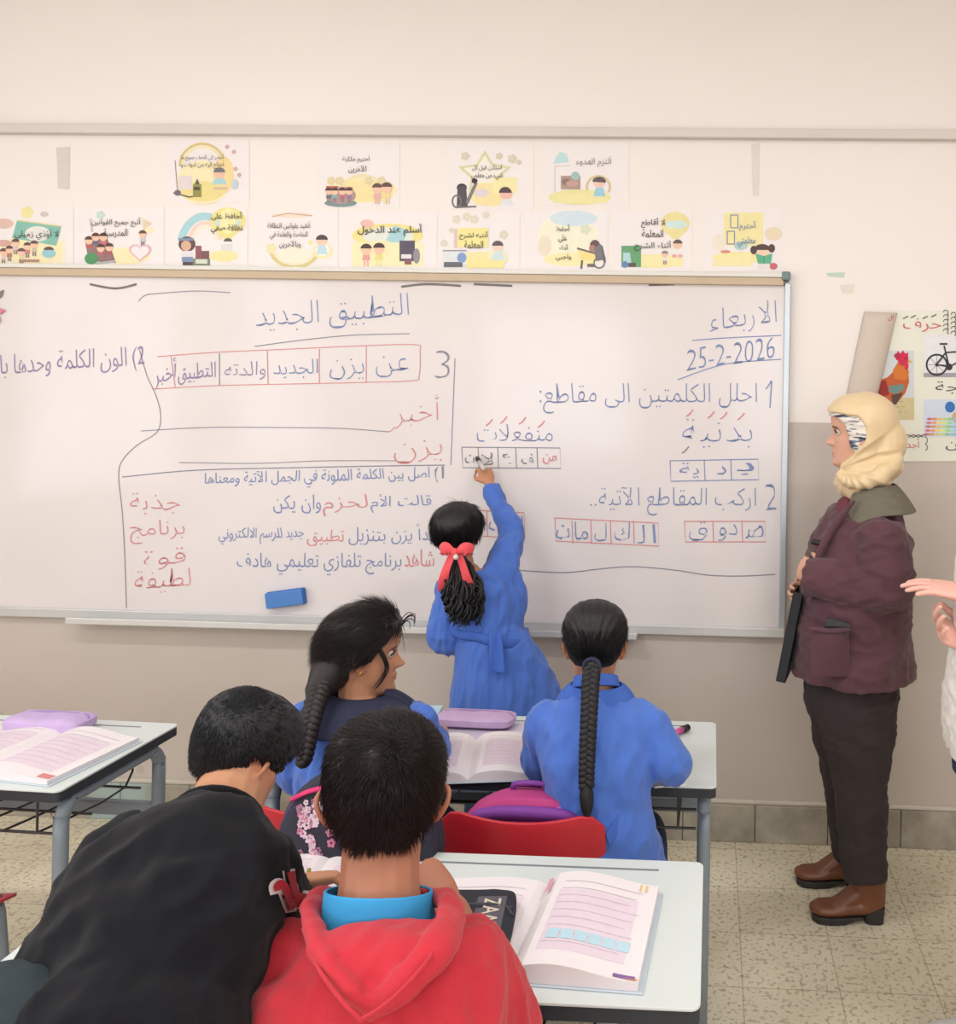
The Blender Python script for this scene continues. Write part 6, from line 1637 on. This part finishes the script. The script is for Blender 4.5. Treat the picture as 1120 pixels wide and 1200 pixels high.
# ================================================================== the two boys in front
def build_red_boy():
    d = 1.16
    s0 = P(450, 1130, d)
    t, base = person('boy in red hooded sweatshirt seen from behind in the foreground', s0.x, d)
    q = lambda x, y, dd=d: P(x, y, dd)
    H = .190; hc = q(450, 937, d+.045); m = head_frame(hc, (-.27, .90, -.32), (.03, 0, 1))
    bm = bmesh.new(); add_head(bm, m, H, eo=.045)
    tube(bm, [q(448, 985, d+.04), q(445, 1030, d+.01), q(443, 1075, d-.01)], [.050, .049, .055], sub=4)
    tube(bm, [V((s0.x, d-.02, .46)), V((s0.x, d-.04, .62)), V((s0.x, d-.03, .80)), q(446, 1120, d), q(444, 1070, d)], [(.13, .095), (.12, .09), (.13, .095), (.125, .08), (.055, .045)], side=(1, 0, 0), n=18)
    sL, sR = q(345, 1128, d+.01), q(545, 1132, d+.01)
    eL, eR = q(308, 1245, d+.12), q(600, 1250, d+.12)
    wR = q(530, 1070, d+.22); wL = V((eL.x+.10, d+.30, .745))
    limb(bm, [sL, eL, wL], [.042, .037, .026]); limb(bm, [sR, eR, wR], [.042, .037, .026])
    add_hand(bm, wR, (-.60, .15, .55), (-.4, .55, -.5), (-.3, -.5, .6), .145, (.75, .8, .5), .03, .7)
    add_hand(bm, wL, (.5, 1, -.05), (0, 0, -1), (1, -.3, 0), .145, (.2, .3, .2), .05, .4)
    for s in (-1, 1):
        h = V((s0.x+s*.085, d-.02, .49)); k = V((s0.x+s*.10, d+.36, .49)); a = V((s0.x+s*.10, d+.38, .06)); limb(bm, [h, k, a], [.075, .052, .036])
        shoe(t, base, a+V((0, -.05, -.06)), (0, 1, 0), .22)
    finish_body(t, base, bm, m, H, SK_D, .003)
    bm = bmesh.new()
    for s in (-1, 1):
        h = V((s0.x+s*.085, d-.02, .50)); k = V((s0.x+s*.10, d+.37, .495)); a = V((s0.x+s*.10, d+.38, .08)); limb(bm, [h, k, a], [.090, .066, .055], cap='flat')
    garment('trousers', bm, JEAN, t, base, .007, .003, seed=6)
    RED = M('red_fleece', (186, 40, 54), .9, var=.06, scale=18, bump=.35, bscale=700, sheen=.12)
    bm = bmesh.new()
    tube(bm, [V((s0.x, d-.02, .44)), V((s0.x, d-.05, .62)), V((s0.x, d-.045, .78)), q(447, 1150, d-.015), q(446, 1105, d), q(445, 1086, d+.005), q(445, 1074, d+.01)], [(.155, .12), (.150, .115), (.155, .118), (.158, .105), (.125, .080), (.088, .058), (.058, .048)], side=(1, 0, 0), n=28, cap='flat')
    for s, e, w in ((sL, eL, wL), (sR, eR, wR)): limb(bm, [s, s.lerp(e, .5), e, e.lerp(w, .45), w.lerp(e, .12)], [.056, .062, .060, .050, .038], n=18, cap='flat')
    ball(bm, sR, .057); ball(bm, sL, .057)
    garment('sweatshirt', bm, RED, t, base, .006, .011, (13, 13, 6), 21, amp2=.003)
    # hood lying on the back: bag and rolled rim in a V
    bm = bmesh.new()
    tube(bm, [q(446, 1094, d-.068), q(444, 1112, d-.100), q(440, 1144, d-.122), q(434, 1172, d-.126)], [(.080, .014), (.076, .016), (.046, .016), (.012, .010)], side=(1, 0, 0), n=22, sub=5)
    for sgn in (-1, 1):
        x0 = 445+sgn*0
    L = [q(398, 1052, d+.055), q(374, 1058, d+.015), q(366, 1078, d-.045), q(384, 1122, d-.112), q(412, 1160, d-.142), q(432, 1180, d-.148)]
    R = [q(494, 1050, d+.055), q(522, 1054, d+.015), q(528, 1074, d-.045), q(510, 1112, d-.112), q(470, 1156, d-.142), q(432, 1182, d-.148)]
    for pts in (L, R): tube(bm, pts, [(.009, .013), (.011, .018), (.012, .020), (.012, .020), (.012, .018), (.010, .014)], n=14, sub=6)
    if 0: tube(bm, [q(376, 1064, d-.02), q(392, 1100, d-.085), q(414, 1140, d-.125)], [.018, .024, .016], n=12)
    garment('hood', bm, RED, t, base, .0042, .005, (14, 14, 14), 23, 2)
    # seam line along the rim and stitched centre seam
    tubeobj('rim_seam', [p+V((0, -.026, .004)) for p in L[2:]], .0022, RED, t, base, n=6, sub=6)
    tubeobj('rim_seam', [p+V((0, -.026, .004)) for p in R[2:]], .0022, RED, t, base, n=6, sub=6)
    # turquoise shirt collar
    tq = M('turquoise_jersey', (52, 152, 208), .8, var=.05, bump=.3, bscale=500)
    c0 = q(445, 1060, d+.004)
    def tee(u, v):
        a = 2*math.pi*u; k = .0610+.005*(1-v); return c0+V((k*1.04*math.cos(a), k*math.sin(a)-.004, -.030+.046*v-(.022*math.sin(a)-.004)*(.4+.6*v)))
    sheet('shirt_collar', tee, 48, 4, .004, tq, t, base, label='turquoise shirt collar')
    BT = [(0, .27), (25, .27), (45, .20), (58, .14), (66, .02), (76, -.10), (88, -.10), (96, .06), (106, .06), (112, -.08), (128, -.20), (145, -.32), (163, -.43), (180, -.49)]
    of = cap_off(BT, .050, nz_amp=.012, fr=11, seed=9, taper=.65)
    vs, fs = shell(m, H, of, 140, 90); strands(vs, fs, m, H, of, 17000, .17, .0028, (math.radians(172), .34), .11, 21, jitter=.22, zmin=-.42)
    pyobj('hair', vs, fs, HBRN, t, base, smooth=True)
    tuck(t, base, [(hc, q(443, 1045, d+.01), .066), (hc, hc, .135), (wR, wR+V((-.08, .03, .08)), .075), (wL, wL+V((.06, .14, 0)), .07)])
build_red_boy()

def build_black_boy():
    n0 = P(258, 945, 1.28)
    hip = P(75, 1262, 1.02)
    t, base = person('boy in black sweatshirt bending over the front desk to write', hip.x, 1.02)
    H = .176; hc = P(282, 886, 1.36); m = head_frame(hc, (.36, .74, -.50), (.22, 0, 1))
    bm = bmesh.new(); add_head(bm, m, H, eo=.03)
    tube(bm, [P(283, 905, 1.345), P(266, 940, 1.30), P(250, 985, 1.24)], [.050, .049, .055], sub=4)
    tor = [hip, P(140, 1200, 1.08), P(190, 1085, 1.15), P(228, 1005, 1.215), P(250, 955, 1.27)]
    lat = V((.86, -.45, .0))
    tube(bm, tor, [(.125, .10), (.115, .09), (.13, .095), (.115, .08), (.05, .045)], side=lat, n=18)
    sR, sL = P(303, 1024, 1.24), P(146, 1015, 1.22)
    eR = P(322, 1112, 1.41); wR = P(338, 1048, 1.60); wR.z = .748
    eL = P(150, 1100, 1.40); eL.z = .76; wL = P(240, 1060, 1.56); wL.z = .742
    limb(bm, [sR, eR, wR], [.042, .037, .025]); limb(bm, [sL, eL, wL], [.042, .037, .025])
    add_hand(bm, wR, (.86, .42, .0), (.30, -.30, -.80), (-.2, .75, .25), .145, (.55, .7, .5), .02, .9)
    add_hand(bm, wL, (.8, .55, -.05), (0, 0, -1), (.4, -.8, 0), .145, (.2, .25, .2), .05, .4)
    for s in (-1, 1):
        h = hip+lat*(.075*s)+V((0, 0, -.03)); k = V((h.x+.0, h.y+.10, .42)); a = V((h.x+.02, h.y-.02, .06)); limb(bm, [h, k, a], [.08, .054, .038])
        shoe(t, base, a+V((0, -.05, -.06)), (.1, 1, 0), .22)
    finish_body(t, base, bm, m, H, SK_T, .003)
    TJ = M('teal_black_jeans', (38, 50, 56), .85, var=.12, scale=40, bump=.35, bscale=600)
    bm = bmesh.new()
    tube(bm, [hip+V((-.01, .0, -.14)), hip+V((-.005, 0, -.03)), tor[1].lerp(hip, .45)], [(.145, .115), (.150, .118), (.140, .110)], side=lat, n=22, cap='flat')
    ball(bm, hip+lat*-.060+V((-.01, -.050, .018)), (.112, .105, .108)); ball(bm, hip+lat*.070+V((-.02, -.02, -.03)), .10)
    for s in (-1, 1):
        h = hip+lat*(.078*s)+V((0, -.01, -.06)); k = V((h.x, h.y+.10, .42)); a = V((h.x+.02, h.y-.02, .08)); limb(bm, [h, k, a], [.105, .070, .058], cap='flat')
    garment('trousers', bm, TJ, t, base, .007, .005, (10, 10, 10), 31)
    BLK = M('black_sweat_cloth', (18, 18, 23), .95, var=.10, scale=16, bump=.35, bscale=700, sheen=.06, spec=.2)
    bm = bmesh.new()
    tube(bm, [P(128, 1300, 1.02), P(132, 1245, 1.045), tor[1], tor[2], tor[3], P(240, 978, 1.245), P(252, 957, 1.268)], [(.160, .145), (.158, .142), (.152, .130), (.155, .122), (.132, .098), (.085, .070), (.058, .054)], side=lat, n=28, cap='flat')
    limb(bm, [P(272, 995, 1.25), sR, sR.lerp(eR, .5), eR, eR.lerp(wR, .5), wR.lerp(eR, .10)], [.054, .055, .056, .056, .050, .040], n=18, cap='flat')
    limb(bm, [P(170, 1000, 1.23), sL, sL.lerp(eL, .5), eL, eL.lerp(wL, .5), wL.lerp(eL, .10)], [.060, .062, .060, .056, .048, .038], n=18, cap='flat')
    ball(bm, sR, .055); ball(bm, sL, .058)
    sw = garment('sweatshirt', bm, BLK, t, base, .006, .014, (9, 9, 9), 33, amp2=.003)
    bm = bmesh.new(); c0 = P(254, 961, 1.268); ax = (P(266, 930, 1.31)-P(245, 975, 1.25)).normalized(); u = ax.cross(V((0, 1, 0))).normalized(); w = ax.cross(u)
    ring = [c0+u*.056*math.cos(a)+w*.053*math.sin(a) for a in [2*math.pi*i/24 for i in range(25)]]
    tube(bm, ring, (.006, .009), n=10, sub=1); bmobj('rib_neckband', bm, BLK, t, base, smooth=True)
    # red sleeve letters edged in white
    wl = M('white_applique', (226, 220, 222), .8); rl = M('red_applique', (176, 44, 56), .85)
    def letter(pts, name):
        for wd, mt, off, lab in ((15, wl, 0, 'white letter edge'), (9.5, rl, .0035, 'red sleeve letter')):
            q = crom([V((x, y, 0)) for x, y in pts], 8); vs = []; fs = []
            for i, p in enumerate(q):
                tn = (q[min(i+1, len(q)-1)]-q[max(i-1, 0)]).normalized(); nn = V((-tn.y, tn.x, 0))*wd/2
                ext = tn*((wd-9.5)/2)*(-1 if i == 0 else 1 if i == len(q)-1 else 0)
                for sg in (-1, 1):
                    vs.append(P(p.x+nn.x*sg+ext.x, p.y+nn.y*sg+ext.y, 1.0))
                if i: fs.append((2*i-2, 2*i-1, 2*i+1, 2*i))
            o = pyobj('sleeve_letter', vs, fs, mt, t, None, label=lab)
            # seat the applique on the sleeve
            dg = bpy.context.evaluated_depsgraph_get(); dg.update()
            from mathutils.bvhtree import BVHTree
            bv = BVHTree.FromObject(sw, dg); org = V((0, 0, CAM_H))-base
            for v in o.data.vertices:
                dr = (v.co-V((0, 0, CAM_H))).normalized(); hit = bv.ray_cast(org, dr)
                v.co = (hit[0]+hit[1]*(.003+off)) if hit[0] is not None else (org+dr*1.42)
            o.data.update()
    letter([(321, 1046), (320, 1040), (325, 1037), (331, 1047), (338, 1066)], 'a'); letter([(336, 1022), (339, 1038), (344, 1053), (350, 1056), (352, 1046)], 'b')
    of = cap_off(BOY, .035, nz_amp=.005, fr=10, seed=13)
    vs, fs = shell(m, H, of, 140, 90); strands(vs, fs, m, H, of, 15000, .06, .0030, (math.radians(180), .36), .22, 31, jitter=.3, zmin=-.40)
    pyobj('hair', vs, fs, hair_mat('cropped_black_hair', (27, 27, 32), .6), t, base, smooth=True)
    tuck(t, base, [(hc, P(258, 945, 1.285), .062), (hc, hc, .125), (wR, wR+V((.12, .07, 0)), .07), (wL, wL+V((.12, .08, 0)), .07)])
    return wR
wRb = build_black_boy()
a = PZ(356, 1046, DH+.014); b = P(362, 1019, a.y-.02)
tpn = thing('pencil', 'yellow green pencil held by the boy in the black sweatshirt', 'pencil', a)
tubeobj('pencil_shaft', [a+(b-a)*.08, b], .0042, M('olive_pencil', (150, 140, 66), .5), tpn, a, n=6, sub=1, cap='flat'); tubeobj('pencil_tip', [a, a+(b-a)*.08], [.001, .004], M('pencil_wood', (196, 160, 120), .6), tpn, a, n=6, sub=1)

# ================================================================== the person in white at the right edge
def build_white_person():
    d = 2.30
    c = P(1112, 800, d); cx = c.x+.155
    t, base = person('person in fluffy white sweater at the right edge, only hands and sleeve in view', cx, d)
    H = .222; hc = V((cx+.0, d+.03, 1.56)); m = head_frame(hc, (-1, .12, -.05))
    bm = bmesh.new(); add_head(bm, m, H)
    tube(bm, [V((cx+.01, d, 1.48)), V((cx+.03, d, 1.36))], .052, sub=3)
    tube(bm, [V((cx, d, .80)), V((cx, d, .90)), V((cx, d, 1.05)), V((cx+.01, d, 1.22)), V((cx+.02, d, 1.36)), V((cx+.02, d, 1.40))], [(.13, .10), (.16, .12), (.13, .105), (.15, .115), (.14, .085), (.06, .055)], side=(0, 1, 0), n=18)
    wN = P(1140, 697, d-.02); wF = P(1136, 752, d+.02)
    sN, eN = V((cx+.03, d-.17, 1.32)), V((cx+.10, d-.20, 1.05)); sF, eF = V((cx+.0, d+.17, 1.32)), V((cx+.08, d+.22, 1.04))
    limb(bm, [sN, eN, wN], [.048, .042, .030]); limb(bm, [sF, eF, wF], [.048, .042, .030])
    add_hand(bm, wN, (-1, .10, .16), (-.1, .25, -1), (-.1, .9, .3), .175, (.10, .18, .15), .05, .4)
    add_hand(bm, wF, (-.75, -.30, .35), (.2, -.6, .7), (-.2, .3, .9), .175, (.45, .5, .4), .05, .5)
    for s in (-1, 1):
        limb(bm, [V((cx, d+s*.09, .80)), V((cx, d+s*.09, .45)), V((cx+.02, d+s*.09, .07))], [.085, .056, .038]); shoe(t, base, V((cx+.08, d+s*.09, 0)), (-1, 0, 0), .25)
    finish_body(t, base, bm, m, H, SK_P, .003)
    bm = bmesh.new(); tube(bm, [V((cx, d, .70)), V((cx, d, .86))], [(.18, .14), (.17, .13)], side=(0, 1, 0), n=18, cap='flat')
    for s in (-1, 1): limb(bm, [V((cx, d+s*.09, .80)), V((cx, d+s*.09, .45)), V((cx+.02, d+s*.09, .08))], [.105, .075, .06], cap='flat')
    garment('trousers', bm, JEAN, t, base, .008, .004, seed=8)
    FL = M('white_fleece', (226, 220, 214), .95, var=.05, scale=60, bump=1.0, bscale=220, sheen=.5)
    bm = bmesh.new()
    tube(bm, [V((cx, d, .76)), V((cx, d, .84)), V((cx, d, 1.05)), V((cx+.01, d, 1.22)), V((cx+.02, d, 1.34)), V((cx+.02, d, 1.42))], [(.20, .155), (.205, .165), (.185, .145), (.185, .145), (.16, .11), (.075, .07)], side=(0, 1, 0), n=26, cap='flat')
    for s, e, w in ((sN, eN, wN), (sF, eF, wF)): limb(bm, [s, s.lerp(e, .5), e, e.lerp(w, .5), w.lerp(e, .03)], [.080, .078, .072, .064, .056], n=18, cap='flat')
    ball(bm, sN, .078); ball(bm, sF, .078)
    garment('sweater', bm, FL, t, base, .006, .006, (12, 12, 12), 41, amp2=.004)
    of = cap_off(GIRL, .06, seed=2); vs, fs = shell(m, H, of); pyobj('hair', vs, fs, HBRN, t, base, smooth=True)
    tuck(t, base, [(hc, V((cx+.02, d, 1.40)), .075), (hc, hc, .15), (wN, wN+V((-.18, 0, 0)), .08), (wF, wF+V((-.14, -.05, .05)), .08)])
build_white_person()
